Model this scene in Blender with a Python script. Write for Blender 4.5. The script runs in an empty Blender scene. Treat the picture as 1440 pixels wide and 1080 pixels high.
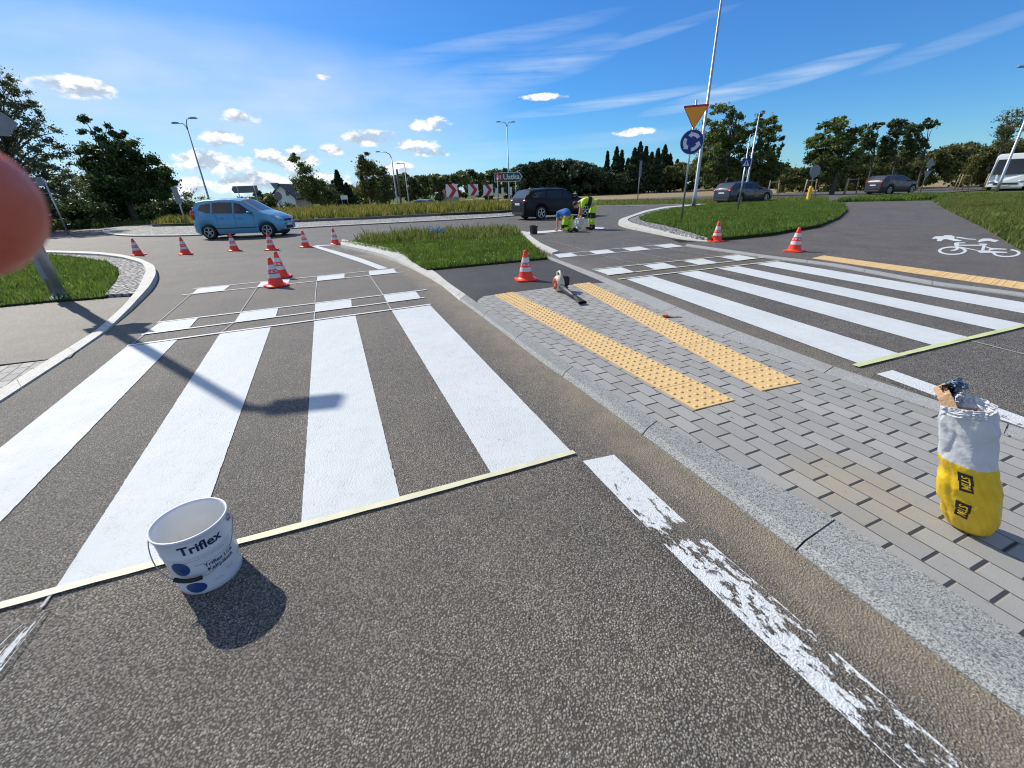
import bpy, bmesh, math, random
import numpy as np
from mathutils import Vector, Matrix, noise as mnoise
random.seed(5); RNG=np.random.default_rng(5)
PI=math.pi; R=math.radians
S=bpy.context.scene
col=S.collection
# ------------------------------------------------ camera
F,HY,SL,HC=592.0,267.0,-0.037,1.47           # focal length in photo pixels, horizon, its slope, eye height
roll=math.atan(SL); pitch=math.atan((540-HY)*math.cos(roll)/F); cr,sr=math.cos(roll),math.sin(roll)
FW=Vector((0,math.cos(pitch),-math.sin(pitch))); DN=Vector((0,-math.sin(pitch),-math.cos(pitch))); RX=Vector((1,0,0))
IX=RX*cr-DN*sr; IY=RX*sr+DN*cr
cam_d=bpy.data.cameras.new('camera'); cam=bpy.data.objects.new('camera',cam_d); col.objects.link(cam); S.camera=cam
cam_d.sensor_width=36; cam_d.lens=36*F/1440; cam_d.clip_start=0.005; cam_d.clip_end=8000
m=Matrix((IX,-IY,-FW)).transposed().to_4x4(); m.translation=Vector((0,0,HC)); cam.matrix_world=m
cam_d.dof.use_dof=True; cam_d.dof.focus_distance=4.0; cam_d.dof.aperture_fstop=16
# ------------------------------------------------ sun and exposure
SUN_AZ,SUN_EL=R(-52),R(40)                    # azimuth from +Y, negative = left
sd=Vector((math.sin(SUN_AZ)*math.cos(SUN_EL),math.cos(SUN_AZ)*math.cos(SUN_EL),math.sin(SUN_EL)))
sl=bpy.data.lights.new('sun','SUN'); sl.energy=5.0; sl.angle=R(0.5); sl.color=(1,0.94,0.82)
so=bpy.data.objects.new('sun',sl); col.objects.link(so); so.rotation_euler=sd.to_track_quat('Z','Y').to_euler()
S.view_settings.view_transform='Standard'; S.view_settings.look='None'; S.view_settings.exposure=0.12; S.view_settings.gamma=1
S.render.engine='CYCLES'; S.cycles.filter_width=1.1

def ray(px,py):
    return FW*F+IX*(px-720)+IY*(py-540)
def G(px,py,z=0.0):
    v=ray(px,py); t=(z-HC)/v.z; return Vector((v.x*t,v.y*t,z))
def A(px,py,Y):
    v=ray(px,py); t=Y/v.y; return Vector((v.x*t,Y,v.z*t+HC))
def Gs(pts,z=0.0): return [G(p[0],p[1],z) for p in pts]

# ------------------------------------------------ node helpers
class NT:
    def __init__(s,tree): s.t=tree; s.n=tree.nodes; s.l=tree.links
    def node(s,typ,**kw):
        n=s.n.new(typ)
        for k,v in kw.items(): setattr(n,k,v)
        return n
    def set(s,sock,v):
        if isinstance(v,bpy.types.NodeSocket): s.l.new(v,sock)
        elif v is not None:
            if hasattr(sock.default_value,'__len__') and hasattr(v,'__len__') and len(v)==3 and len(sock.default_value)==4: v=(*v,1)
            sock.default_value=v
    def math(s,op,a,b=None,c=None,clamp=False):
        n=s.node('ShaderNodeMath',operation=op,use_clamp=clamp); s.set(n.inputs[0],a)
        if b is not None: s.set(n.inputs[1],b)
        if c is not None: s.set(n.inputs[2],c)
        return n.outputs[0]
    def mix(s,f,a,b,mode='MIX'):
        n=s.node('ShaderNodeMix',data_type='RGBA',blend_type=mode); s.set(n.inputs[0],f); s.set(n.inputs[6],a); s.set(n.inputs[7],b); return n.outputs[2]
    def noise(s,vec,scale,detail=3,rough=0.5,dim='3D'):
        n=s.node('ShaderNodeTexNoise'); n.noise_dimensions=dim
        if vec is not None: s.set(n.inputs['Vector'],vec)
        n.inputs['Scale'].default_value=scale; n.inputs['Detail'].default_value=detail; n.inputs['Roughness'].default_value=rough; return n
    def vor(s,vec,scale,feature='F1'):
        n=s.node('ShaderNodeTexVoronoi',feature=feature); s.set(n.inputs['Vector'],vec); n.inputs['Scale'].default_value=scale; return n
    def ramp(s,f,stops,interp='LINEAR'):
        n=s.node('ShaderNodeValToRGB'); n.color_ramp.interpolation=interp; e=n.color_ramp.elements
        while len(e)<len(stops): e.new(0.5)
        for i,(p,c) in enumerate(stops):
            e[i].position=p; e[i].color=(*c,1) if hasattr(c,'__len__') else (c,c,c,1)
        s.set(n.inputs[0],f); return n.outputs[0]
    def mr(s,v,a,b,c=0.0,d=1.0,smooth=False):
        n=s.node('ShaderNodeMapRange'); n.clamp=True
        if smooth: n.interpolation_type='SMOOTHSTEP'
        s.set(n.inputs[0],v)
        for i,x in enumerate((a,b,c,d)): n.inputs[i+1].default_value=x
        return n.outputs[0]
    def bump(s,h,strength=0.5,dist=0.01,normal=None):
        n=s.node('ShaderNodeBump'); n.inputs['Strength'].default_value=strength; n.inputs['Distance'].default_value=dist; s.set(n.inputs['Height'],h)
        if normal is not None: s.set(n.inputs['Normal'],normal)
        return n.outputs[0]
    def mapv(s,vec,scale=(1,1,1),rot=(0,0,0),loc=(0,0,0)):
        n=s.node('ShaderNodeMapping'); s.set(n.inputs['Vector'],vec); n.inputs['Scale'].default_value=scale; n.inputs['Rotation'].default_value=rot; n.inputs['Location'].default_value=loc; return n.outputs[0]
def newmat(name):
    m=bpy.data.materials.new(name); m.use_nodes=True; t=NT(m.node_tree); b=m.node_tree.nodes['Principled BSDF']; return m,t,b
def pos(t): return t.node('ShaderNodeNewGeometry').outputs['Position']
def island(t): return t.node('ShaderNodeNewGeometry').outputs['Random Per Island']
def simple(name,c,rough=0.5,metal=0.0,var=0.12,vs=8.0,bump=0.0,spec=None,coat=0.0,emis=None):
    m,t,b=newmat(name); tc=t.node('ShaderNodeTexCoord').outputs['Object']
    n=t.noise(tc,vs,4,0.6)
    f=t.mr(n.outputs[0],0.3,0.7,1-var,1+var)
    hs=t.node('ShaderNodeHueSaturation'); t.set(hs.inputs['Color'],(*c,1)); t.set(hs.inputs['Value'],f)
    t.set(b.inputs['Base Color'],hs.outputs[0]); b.inputs['Roughness'].default_value=rough; b.inputs['Metallic'].default_value=metal
    if spec is not None: b.inputs['Specular IOR Level'].default_value=spec
    if coat: b.inputs['Coat Weight'].default_value=coat; b.inputs['Coat Roughness'].default_value=0.04
    if bump: t.set(b.inputs['Normal'],t.bump(t.noise(tc,vs*6,3).outputs[0],bump,0.01))
    return m
M={}
# ------------------------------------------------ world: sky with clouds
w=bpy.data.worlds.new('World'); S.world=w; w.use_nodes=True; t=NT(w.node_tree); bg=w.node_tree.nodes['Background']
def azel(px,py):
    v=ray(px,py).normalized(); return math.degrees(math.atan2(v.x,v.y)),math.degrees(math.asin(v.z))
sky=t.node('ShaderNodeTexSky',sky_type='NISHITA'); sky.sun_disc=False; sky.sun_elevation=SUN_EL; sky.sun_rotation=SUN_AZ
sky.air_density=1.0; sky.dust_density=0.2; sky.ozone_density=6.0
hs=t.node('ShaderNodeHueSaturation'); t.set(hs.inputs['Color'],sky.outputs[0]); hs.inputs['Saturation'].default_value=1.35; hs.inputs['Value'].default_value=1.25
tc=t.node('ShaderNodeTexCoord').outputs['Generated']; sx=t.node('ShaderNodeSeparateXYZ'); t.set(sx.inputs[0],tc)
az=t.math('MULTIPLY',t.math('ARCTAN2',sx.outputs[0],sx.outputs[1]),180/PI); el=t.math('MULTIPLY',t.math('ARCSINE',sx.outputs[2]),180/PI)
def blob(px,py,rx,ry,ang=0,k=1.0,pw=None):
    # an elliptical cloud: centre and radii in degrees of azimuth and elevation
    a,e=azel(px,py); a2,e2=azel(px+rx,py); ra=abs(a2-a)+1e-3; _,e3=azel(px,py-ry); re=abs(e3-e)+1e-3
    da=t.math('SUBTRACT',az,a); de=t.math('SUBTRACT',el,e)
    if ang:
        c,s_=math.cos(R(ang)),math.sin(R(ang))
        da,de=t.math('ADD',t.math('MULTIPLY',da,c),t.math('MULTIPLY',de,s_)),t.math('SUBTRACT',t.math('MULTIPLY',de,c),t.math('MULTIPLY',da,s_))
    q=t.math('ADD',t.math('POWER',t.math('ABSOLUTE',t.math('DIVIDE',da,ra)),2),t.math('POWER',t.math('ABSOLUTE',t.math('DIVIDE',de,re)),2))
    return t.math('MULTIPLY',t.math('SUBTRACT',1.0,q),k),de,re
cmb=t.node('ShaderNodeCombineXYZ'); t.set(cmb.inputs[0],az); t.set(cmb.inputs[1],t.math('MULTIPLY',el,1.9))
cn=t.noise(cmb.outputs[0],0.42,7,0.6,'2D').outputs[0]
# cumulus puffs low over the horizon, left to centre
cum=None
for b_ in ((110,122,75,20),(340,165,30,16),(410,222,60,24),(520,195,48,14),(605,175,36,14),(310,195,34,20),(470,210,24,10),(585,205,40,13),(560,235,26,10),(290,228,80,22),(350,256,110,20),(440,250,60,14),(250,262,60,18),(610,215,30,8),(575,250,60,8),(455,107,14,7),(890,186,34,8),(765,136,38,7),(500,262,90,9)):
    k=blob(*b_)[0]; cum=k if cum is None else t.math('MAXIMUM',cum,k)
cd=t.mr(t.math('ADD',t.math('MULTIPLY',cum,0.40),cn),0.60,0.84,0,1,True)
# shade under each puff: lower noise sample shifted up
cmb2=t.node('ShaderNodeCombineXYZ'); t.set(cmb2.inputs[0],t.math('SUBTRACT',az,0.5)); t.set(cmb2.inputs[1],t.math('MULTIPLY',t.math('ADD',el,0.9),1.9))
cn2=t.noise(cmb2.outputs[0],0.42,5,0.55,'2D').outputs[0]
shade=t.mr(t.math('SUBTRACT',cn2,cn),-0.06,0.10)
ccol=t.mix(shade,(9.6,9.7,9.9),(4.6,5.4,6.6))
# cirrus: long streaks
cir=None
for (b_,k_) in (((760,95,120,26,-14),0.5),((690,60,200,16,-8),.3),((880,60,160,10,-10),.28),((1060,122,200,15,-9),1.0),((850,146,160,9,-4),0.7),((790,90,90,24,-12),0.55),((1340,60,150,14,-14),0.25),((700,110,150,40,-14),0.22),((700,215,300,18,-3),0.3)):
    k=blob(b_[0],b_[1],b_[2],b_[3],-b_[4]*0.9,1.0)[0]; k=t.math('MULTIPLY',t.math('MAXIMUM',k,0.0),k_); cir=k if cir is None else t.math('MAXIMUM',cir,k)
cv=t.mapv(cmb.outputs[0],(0.05,0.5,1),(0,0,R(-14)))
cs=t.noise(cv,1.1,6,0.62,'2D').outputs[0]
cs2=t.noise(t.mapv(cmb.outputs[0],(0.12,0.16,1)),1.0,4,0.5,'2D').outputs[0]
cird=t.math('MULTIPLY',t.math('POWER',cir,0.7),t.mr(t.math('ADD',t.math('MULTIPLY',cs,0.75),t.math('MULTIPLY',cs2,0.35)),0.36,0.72),clamp=True)
# thin high veil on the sun's side
dp=t.node('ShaderNodeVectorMath',operation='DOT_PRODUCT'); t.set(dp.inputs[0],tc); dp.inputs[1].default_value=tuple(sd)
veil=t.math('MULTIPLY',t.math('POWER',t.math('MAXIMUM',dp.outputs['Value'],0.0),9.0),0.8)
veiln=t.math('MULTIPLY',veil,t.mr(cs2,0.2,0.8,0.75,1.1))
hz=t.math('MULTIPLY',t.math('POWER',t.math('SUBTRACT',1.0,t.math('MAXIMUM',sx.outputs[2],0.0)),16.0),0.16)
skyc=t.mix(1.0,hs.outputs[0],(0.46,0.80,1.0),'MULTIPLY')
skyc=t.mix(t.math('MULTIPLY',hz,1.0,clamp=True),skyc,(4.6,6.6,9.0))
vb=t.mr(t.math('MAXIMUM',blob(170,170,600,210)[0],blob(330,250,420,70)[0]),0.0,0.9,0,1,True)
vf=t.math('MAXIMUM',t.math('MULTIPLY',veiln,0.9),t.math('MULTIPLY',vb,t.mr(t.math('ADD',cs2,t.math('MULTIPLY',cs,.25)),.35,.9,.5,.9)),clamp=True)
skyc=t.mix(0.10,skyc,(5.5,7.2,9.0)); skyc=t.mix(t.math('MULTIPLY',vf,.82),skyc,(6.2,7.4,8.8))
skyc=t.mix(t.math('MULTIPLY',cird,0.75,clamp=True),skyc,(6.6,7.8,9.4))
skyc=t.mix(t.math('MULTIPLY',cd,0.93),skyc,ccol)
# unseen broken cloud added overhead and behind the photographer to whiten the fill light
fill_cloud=t.noise(tc,2.6,6,.55).outputs[0]; rest=t.math('MAXIMUM',t.mr(el,26,40,0,1,True),t.mr(t.math('ABSOLUTE',az),75,100,0,1,True))
rest=t.math('MULTIPLY',rest,t.mr(sx.outputs[2],-.02,.05)); skyc=t.mix(t.math('MULTIPLY',rest,t.mr(fill_cloud,.46,.62,0.0,.7,True)),skyc,(8.5,8.6,8.8))
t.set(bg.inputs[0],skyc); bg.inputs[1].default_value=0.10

# ------------------------------------------------ mesh helpers
def setp(o,label=None,cat=None,group=None,kind=None):
    if label: o['label']=label
    if cat: o['category']=cat
    if group: o['group']=group
    if kind: o['kind']=kind
    return o
def link(name,me,mats,parent=None,smooth=False):
    for mm in (mats if isinstance(mats,(list,tuple)) else [mats]): me.materials.append(mm)
    if smooth: me.polygons.foreach_set('use_smooth',[True]*len(me.polygons))
    o=bpy.data.objects.new(name,me); col.objects.link(o)
    if parent: o.parent=parent
    return o
def empty(name,loc,rz=0,**k):
    o=bpy.data.objects.new(name,None); o.empty_display_size=0.1; col.objects.link(o); o.location=loc; o.rotation_euler=(0,0,rz); return setp(o,**k)
def copy_tree(o,parent=None):
    c=o.copy(); col.objects.link(c); c.parent=parent
    for ch in [x for x in bpy.data.objects if x.parent==o]: copy_tree(ch,c)
    return c
class MB:
    def __init__(s): s.v=[]; s.f=[]; s.m=[]; s.sm=[]
    def add(s,vs,fs,mi=0,sm=False):
        b=len(s.v); s.v+= [tuple(v) for v in vs]; s.f+=[tuple(i+b for i in f) for f in fs]; s.m+=[mi]*len(fs); s.sm+=[sm]*len(fs); return s
    def box(s,c,d,rz=0,mi=0,ry=0,rx=0):
        x,y,z=d[0]/2,d[1]/2,d[2]/2; rot=Matrix.Rotation(rz,3,'Z')@Matrix.Rotation(ry,3,'Y')@Matrix.Rotation(rx,3,'X'); c=Vector(c)
        e=min(x,y,z)*0.18
        vs=[]
        for sx_ in (-1,1):
            for sy in (-1,1):
                for sz in (-1,1):
                    vs.append(c+rot@Vector((sx_*x,sy*y,sz*z)))
        return s.add(vs,[(0,1,3,2),(4,6,7,5),(0,4,5,1),(2,3,7,6),(0,2,6,4),(1,5,7,3)],mi)
    def tube(s,pts,rs,n=10,mi=0,cap=True,sm=True):
        pts=[Vector(p) for p in pts]
        if not hasattr(rs,'__len__'): rs=[rs]*len(pts)
        b=len(s.v); ref=None
        for i,p in enumerate(pts):
            d=(pts[min(i+1,len(pts)-1)]-pts[max(i-1,0)]).normalized()
            if ref is None: ref=d.orthogonal().normalized()
            ref=(ref-d*ref.dot(d)).normalized(); bi=d.cross(ref)
            for k in range(n):
                a=2*PI*k/n; s.v.append(tuple(p+(ref*math.cos(a)+bi*math.sin(a))*rs[i]))
        for i in range(len(pts)-1):
            for k in range(n):
                s.f.append((b+i*n+k,b+i*n+(k+1)%n,b+(i+1)*n+(k+1)%n,b+(i+1)*n+k)); s.m.append(mi); s.sm.append(sm)
        if cap:
            s.f.append(tuple(b+k for k in reversed(range(n)))); s.f.append(tuple(b+(len(pts)-1)*n+k for k in range(n))); s.m+=[mi]*2; s.sm+=[False]*2
        return s
    def lathe(s,prof,n=24,mi=0,c=(0,0,0),rot=None,sm=True,cap=False,sx=1,sy=1):
        b=len(s.v); c=Vector(c)
        for r,z in prof:
            for k in range(n):
                a=2*PI*k/n; v=Vector((r*math.cos(a)*sx,r*math.sin(a)*sy,z))
                if rot: v=rot@v
                s.v.append(tuple(c+v))
        for i in range(len(prof)-1):
            for k in range(n): s.f.append((b+i*n+k,b+i*n+(k+1)%n,b+(i+1)*n+(k+1)%n,b+(i+1)*n+k)); s.m.append(mi); s.sm.append(sm)
        if cap:
            s.f.append(tuple(b+k for k in reversed(range(n)))); s.f.append(tuple(b+(len(prof)-1)*n+k for k in range(n))); s.m+=[mi]*2; s.sm+=[False]*2
        return s
    def prism(s,poly,d,mi=0):
        # poly: list of Vector (planar); d: extrusion vector
        n=len(poly); p=[Vector(q) for q in poly]; d=Vector(d)
        return s.add(p+[q+d for q in p],[tuple(reversed(range(n))),tuple(range(n,2*n))]+[(i,(i+1)%n,n+(i+1)%n,n+i) for i in range(n)],mi)
    def ell(s,c,r,n=12,mi=0,rot=None):
        prof=[(max(1e-4,math.sin(PI*i/(n//2+2))),-math.cos(PI*i/(n//2+2))) for i in range(n//2+3)]
        b=len(s.v); s.lathe(prof,n,mi)
        for i in range(b,len(s.v)):
            v=Vector((s.v[i][0]*r[0],s.v[i][1]*r[1],s.v[i][2]*r[2]))
            if rot: v=rot@v
            s.v[i]=tuple(Vector(c)+v)
        return s
    def mesh(s,name):
        me=bpy.data.meshes.new(name); me.from_pydata(s.v,[],s.f); me.polygons.foreach_set('material_index',s.m); me.polygons.foreach_set('use_smooth',s.sm); me.update(); return me
    def build(s,name,mats,parent=None,bevel=0):
        me=s.mesh(name)
        if bevel:
            bm=bmesh.new(); bm.from_mesh(me); bmesh.ops.bevel(bm,geom=bm.edges[:],offset=bevel,segments=2,affect='EDGES',clamp_overlap=True); bm.to_mesh(me); bm.free()
        return link(name,me,mats,parent)
def npmesh(name,V,Fq,mats,parent=None,smooth=False,mi=None):
    V=np.asarray(V,dtype=np.float32).reshape(-1,3); Fq=np.asarray(Fq,dtype=np.int32); k=Fq.shape[1]; nf=len(Fq)
    me=bpy.data.meshes.new(name); me.vertices.add(len(V)); me.vertices.foreach_set('co',V.ravel()); me.loops.add(nf*k); me.loops.foreach_set('vertex_index',Fq.ravel())
    me.polygons.add(nf); me.polygons.foreach_set('loop_start',np.arange(0,nf*k,k,dtype=np.int32)); me.polygons.foreach_set('loop_total',np.full(nf,k,dtype=np.int32))
    if mi is not None: me.polygons.foreach_set('material_index',np.asarray(mi,dtype=np.int32))
    me.update(calc_edges=True); me.validate(); return link(name,me,mats,parent,smooth)
def sheet(name,poly,z,mat,kind='structure',skirt=0,tri=True,**k):
    """flat polygon on the ground; skirt>0 gives it side faces down"""
    bm=bmesh.new(); vs=[bm.verts.new((p[0],p[1],z if not hasattr(p,'z') or z is not None else p.z)) for p in poly]
    f=bm.faces.new(vs); 
    if f.normal.z<0 or (bm.normal_update() or f.normal.z<0): f.normal_flip()
    if skirt:
        lo=[bm.verts.new((v.co.x,v.co.y,v.co.z-skirt)) for v in vs]
        for i in range(len(vs)):
            j=(i+1)%len(vs); bm.faces.new((vs[i],lo[i],lo[j],vs[j]))
    bmesh.ops.triangulate(bm,faces=[f]); bmesh.ops.recalc_face_normals(bm,faces=bm.faces[:]) if skirt else None
    me=bpy.data.meshes.new(name); bm.to_mesh(me); bm.free(); o=link(name,me,mat); setp(o,kind=kind,**k); return o
def resample(pts,n):
    pts=[Vector(p) for p in pts]; L=[0]
    for i in range(1,len(pts)): L.append(L[-1]+(pts[i]-pts[i-1]).length)
    out=[]
    for k in range(n):
        d=L[-1]*k/(n-1); i=max(j for j in range(len(L)) if L[j]<=d+1e-9); i=min(i,len(pts)-2); f=(d-L[i])/max(1e-9,L[i+1]-L[i]); f=min(1,f)
        out.append(pts[i].lerp(pts[i+1],f))
    return out
def smooth(pts,it=2):
    for _ in range(it):
        q=[pts[0]]
        for a,b in zip(pts[:-1],pts[1:]): q+=[a.lerp(b,.25),a.lerp(b,.75)]
        pts=q+[pts[-1]]
    return pts
def lap(pts,n=80,it=40):
    P=resample(pts,n)
    for _ in range(it): P=[P[0]]+[P[i]*.5+(P[i-1]+P[i+1])*.25 for i in range(1,n-1)]+[P[-1]]
    return P
def inpoly(P,poly):
    x,y=P[:,0],P[:,1]; ins=np.zeros(len(P),bool); n=len(poly)
    for i in range(n):
        x1,y1=poly[i][0],poly[i][1]; x2,y2=poly[(i+1)%n][0],poly[(i+1)%n][1]
        c=((y1>y)!=(y2>y)); 
        with np.errstate(divide='ignore',invalid='ignore'): xi=(x2-x1)*(y-y1)/((y2-y1) if y2!=y1 else 1e-12)+x1
        ins^=c&(x<xi)
    return ins
def text_geo(s,size=1.0,bold=0.0,align='CENTER',shear=0):
    c=bpy.data.curves.new('txt','FONT'); c.body=s; c.size=size; c.align_x=align; c.align_y='CENTER'; c.offset=bold; c.resolution_u=3; c.shear=shear
    o=bpy.data.objects.new('txt',c); col.objects.link(o); dg=bpy.context.evaluated_depsgraph_get(); dg.update()
    me=bpy.data.meshes.new_from_object(o.evaluated_get(dg)); bm=bmesh.new(); bm.from_mesh(me); bmesh.ops.triangulate(bm,faces=bm.faces[:])
    V=[v.co.copy() for v in bm.verts]; Fs=[tuple(v.index for v in f.verts) for f in bm.faces]; bm.free(); bpy.data.objects.remove(o); bpy.data.curves.remove(c); bpy.data.meshes.remove(me)
    return V,Fs

# ------------------------------------------------ terrain height
def gz(x,y):
    r=math.hypot(x,y); s=min(1,max(0,(r-45)/75)); s=s*s*(3-2*s); l=min(1,max(0,(-x+5)/30)); s2=min(1,max(0,(y-58)/60)); s2=s2*s2*(3-2*s2)
    return -0.45*s-1.3*l*s2-0.75*math.exp(-((x+9)**2/300+(y-64)**2/90))
# ------------------------------------------------ materials
def asphalt(name,scale=105,lo=0.028,hi=0.30,tint=(1,.95,.88),bstr=0.9,bd=0.006,dust=True,contr=1.0,wear=True):
    m,t,b=newmat(name); p=pos(t)
    dis=t.noise(p,scale*0.8,2).outputs['Color']; pv=t.node('ShaderNodeVectorMath',operation='MULTIPLY_ADD'); t.set(pv.inputs[0],dis); pv.inputs[1].default_value=(0.6/scale,)*3; t.set(pv.inputs[2],p)
    v=t.vor(pv.outputs[0],scale); rnd=t.node('ShaderNodeSeparateColor'); t.set(rnd.inputs[0],v.outputs['Color'])
    v2=t.vor(pv.outputs[0],scale*2.3)
    md=(lo+hi)/2
    stone=t.ramp(rnd.outputs[0],[(0,tuple(lo*c for c in tint)),(0.5,tuple((lo*.5+md*.5)*c for c in tint)),(0.62,(md*.85,md*.72,md*.60)),(0.76,tuple(md*.75*c for c in tint)),(0.88,tuple(md*1.1*c for c in tint)),(1,tuple(hi*c for c in tint))])
    gap=t.mr(v.outputs['Distance'],0.34,0.66)
    c=t.mix(gap,stone,(.035,.032,.029))
    big=t.noise(p,1.3,5,0.6).outputs[0]; med=t.noise(p,14,4,0.65).outputs[0]
    c=t.mix(1.0,c,t.mix(t.mr(big,.3,.7),(0.80,0.79,0.80),(1.2,1.18,1.13)),'MULTIPLY'); spt=t.mr(t.noise(p,3.7,6,.75).outputs[0],.62,.72); c=t.mix(t.math('MULTIPLY',spt,.35),c,(.05,.046,.042))
    c=t.mix(1.0,c,t.mix(t.mr(med,.3,.7),(0.86,0.86,0.86),(1.12,1.12,1.12)),'MULTIPLY')
    if dust:
        at=t.node('ShaderNodeAttribute',attribute_name='dust')
        d=t.math('MULTIPLY',at.outputs['Fac'],t.mr(t.noise(p,5,5,.7).outputs[0],.25,.7,0.35,1.15),clamp=True)
        d=t.math('MULTIPLY',d,t.mr(gap,0,1,.55,.8))
        c=t.mix(d,c,t.mix(t.noise(p,160,2).outputs[0],(0.22,0.17,0.11),(0.42,0.35,0.25)))
    t.set(b.inputs['Base Color'],c); b.inputs['Roughness'].default_value=0.66; b.inputs['Specular IOR Level'].default_value=0.32
    h=t.math('ADD',t.math('SUBTRACT',1.0,t.mr(v.outputs['Distance'],0.05,0.7)),t.math('MULTIPLY',t.math('SUBTRACT',1.0,v2.outputs['Distance']),0.35))
    h=t.math('ADD',h,t.math('MULTIPLY',rnd.outputs[1],0.6))
    t.set(b.inputs['Normal'],t.bump(h,bstr,bd)); M[name]=m; return m,t,b,c,h
asphalt('asphalt',132,0.155,0.42,(1,.94,.85),0.65,0.007)
asphalt('asphalt_far',60,0.12,0.30,(1,.97,.93),0.6,0.008,False)
asphalt('asphalt_dark',150,0.035,0.16,(1,.98,.97),0.4,0.004,False)
asphalt('asphalt_path',150,0.12,0.42,(1,.90,.79),0.35,0.004,False)
def paint(name,c=(0.57,0.60,0.605)):
    m,t,b=newmat(name); p=pos(t)
    n=t.noise(p,2.2,4).outputs[0]; f=t.noise(p,170,2).outputs[0]
    cc=t.mix(n,tuple(x*.90 for x in c),tuple(min(.9,x*1.05) for x in c)); pin=t.mr(t.vor(p,112).outputs['Distance'],.50,.72); pin=t.math('MULTIPLY',pin,t.mr(t.noise(p,9,4,.7).outputs[0],.45,.7)); cc=t.mix(t.math('MULTIPLY',pin,.3),cc,(.16,.15,.14)); rl=t.noise(t.mapv(p,(9,1.2,1),(0,0,R(68))),1.0,3).outputs[0]; cc=t.mix(1.0,cc,t.mix(rl,(.94,.94,.94),(1.05,1.05,1.05)),'MULTIPLY'); t.set(b.inputs['Base Color'],cc)
    v=t.vor(p,95).outputs['Distance']
    t.set(b.inputs['Roughness'],t.mr(n,.3,.7,.55,.75)); b.inputs['Specular IOR Level'].default_value=.3; t.set(b.inputs['Normal'],t.bump(t.math('ADD',t.math('MULTIPLY',v,-1.0),f),0.55,0.004)); M[name]=m
paint('paint')
def worn(name,thr,seed,base_dust=True):
    m,t,b,c,h=asphalt(name,132,0.155,0.42,(1,.94,.85),0.65,0.007)
    uv=t.node('ShaderNodeUVMap'); uv.uv_map='UVMap'; su=t.node('ShaderNodeSeparateXYZ'); t.set(su.inputs[0],uv.outputs[0])
    u,v=su.outputs[0],su.outputs[1]
    vec=t.mapv(uv.outputs[0],(16,34,1),(0,0,R(9)),(seed,0,0)); n1=t.math('ADD',t.math('MULTIPLY',t.noise(vec,1.0,5,.6).outputs[0],.72),t.math('MULTIPLY',t.noise(pos(t),75,3,.7).outputs[0],.28))
    n2=t.noise(t.mapv(uv.outputs[0],(3,8,1),(0,0,0),(seed,3,0)),1.0,3).outputs[0]
    edge=t.math('MULTIPLY',t.mr(t.math('ABSOLUTE',v),0.105,0.125),2.0)      # v in metres from centre line
    rim=t.mr(t.math('ABSOLUTE',t.math('SUBTRACT',t.math('ABSOLUTE',v),0.108)),0.0,0.014,0.10,0.0)
    cov=t.math('ADD',t.math('ADD',n1,t.math('MULTIPLY',n2,0.55)),rim); cov=t.math('SUBTRACT',cov,edge)
    at=t.node('ShaderNodeAttribute',attribute_name='wear'); cov=t.math('SUBTRACT',cov,at.outputs['Fac'])
    msk=t.mr(cov,thr,thr+0.035)
    sepn=t.math('MULTIPLY',t.noise(pos(t),130,2).outputs[0],1.0)
    t.set(b.inputs['Base Color'],t.mix(t.math('MULTIPLY',msk,t.mr(t.noise(pos(t),40,3,.6).outputs[0],.25,.5,.72,1)),c,(0.62,0.645,0.65)))
    t.set(b.inputs['Normal'],t.bump(t.math('ADD',t.math('MULTIPLY',h,t.mr(msk,0,1,1,.35)),t.math('MULTIPLY',msk,.9)),0.8,0.008)); M[name]=m
worn('worn_paint',0.70,3.0)
worn('worn_paint_light',0.52,9.0)
# granite kerb
def granite(name,lo,hi,sc=260):
    m,t,b=newmat(name); p=pos(t); v=t.vor(p,sc); s_=t.node('ShaderNodeSeparateColor'); t.set(s_.inputs[0],v.outputs['Color'])
    c=t.ramp(s_.outputs[0],[(0,lo),(0.35,tuple(.4*a+.6*b_ for a,b_ in zip(lo,hi))),(0.7,hi),(1,tuple(min(.8,x*1.25) for x in hi))])
    n=t.noise(p,4,4,.6).outputs[0]; c=t.mix(1.0,c,t.mix(n,(.82,.82,.8),(1.1,1.1,1.1)),'MULTIPLY')
    dirt=t.mr(t.noise(p,2.1,5,.7).outputs[0],.55,.78); c=t.mix(t.math('MULTIPLY',dirt,.6),c,(0.25,0.21,0.15))
    t.set(b.inputs['Base Color'],c); b.inputs['Roughness'].default_value=.75; t.set(b.inputs['Normal'],t.bump(s_.outputs[1],.35,.003)); M[name]=m
granite('granite',(0.07,0.075,0.08),(0.32,0.33,0.32),230)
granite('kerb_light',(0.38,0.37,0.34),(0.56,0.55,0.51),150)
granite('kerb_grey',(0.20,0.20,0.20),(0.36,0.36,0.35),200)
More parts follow.
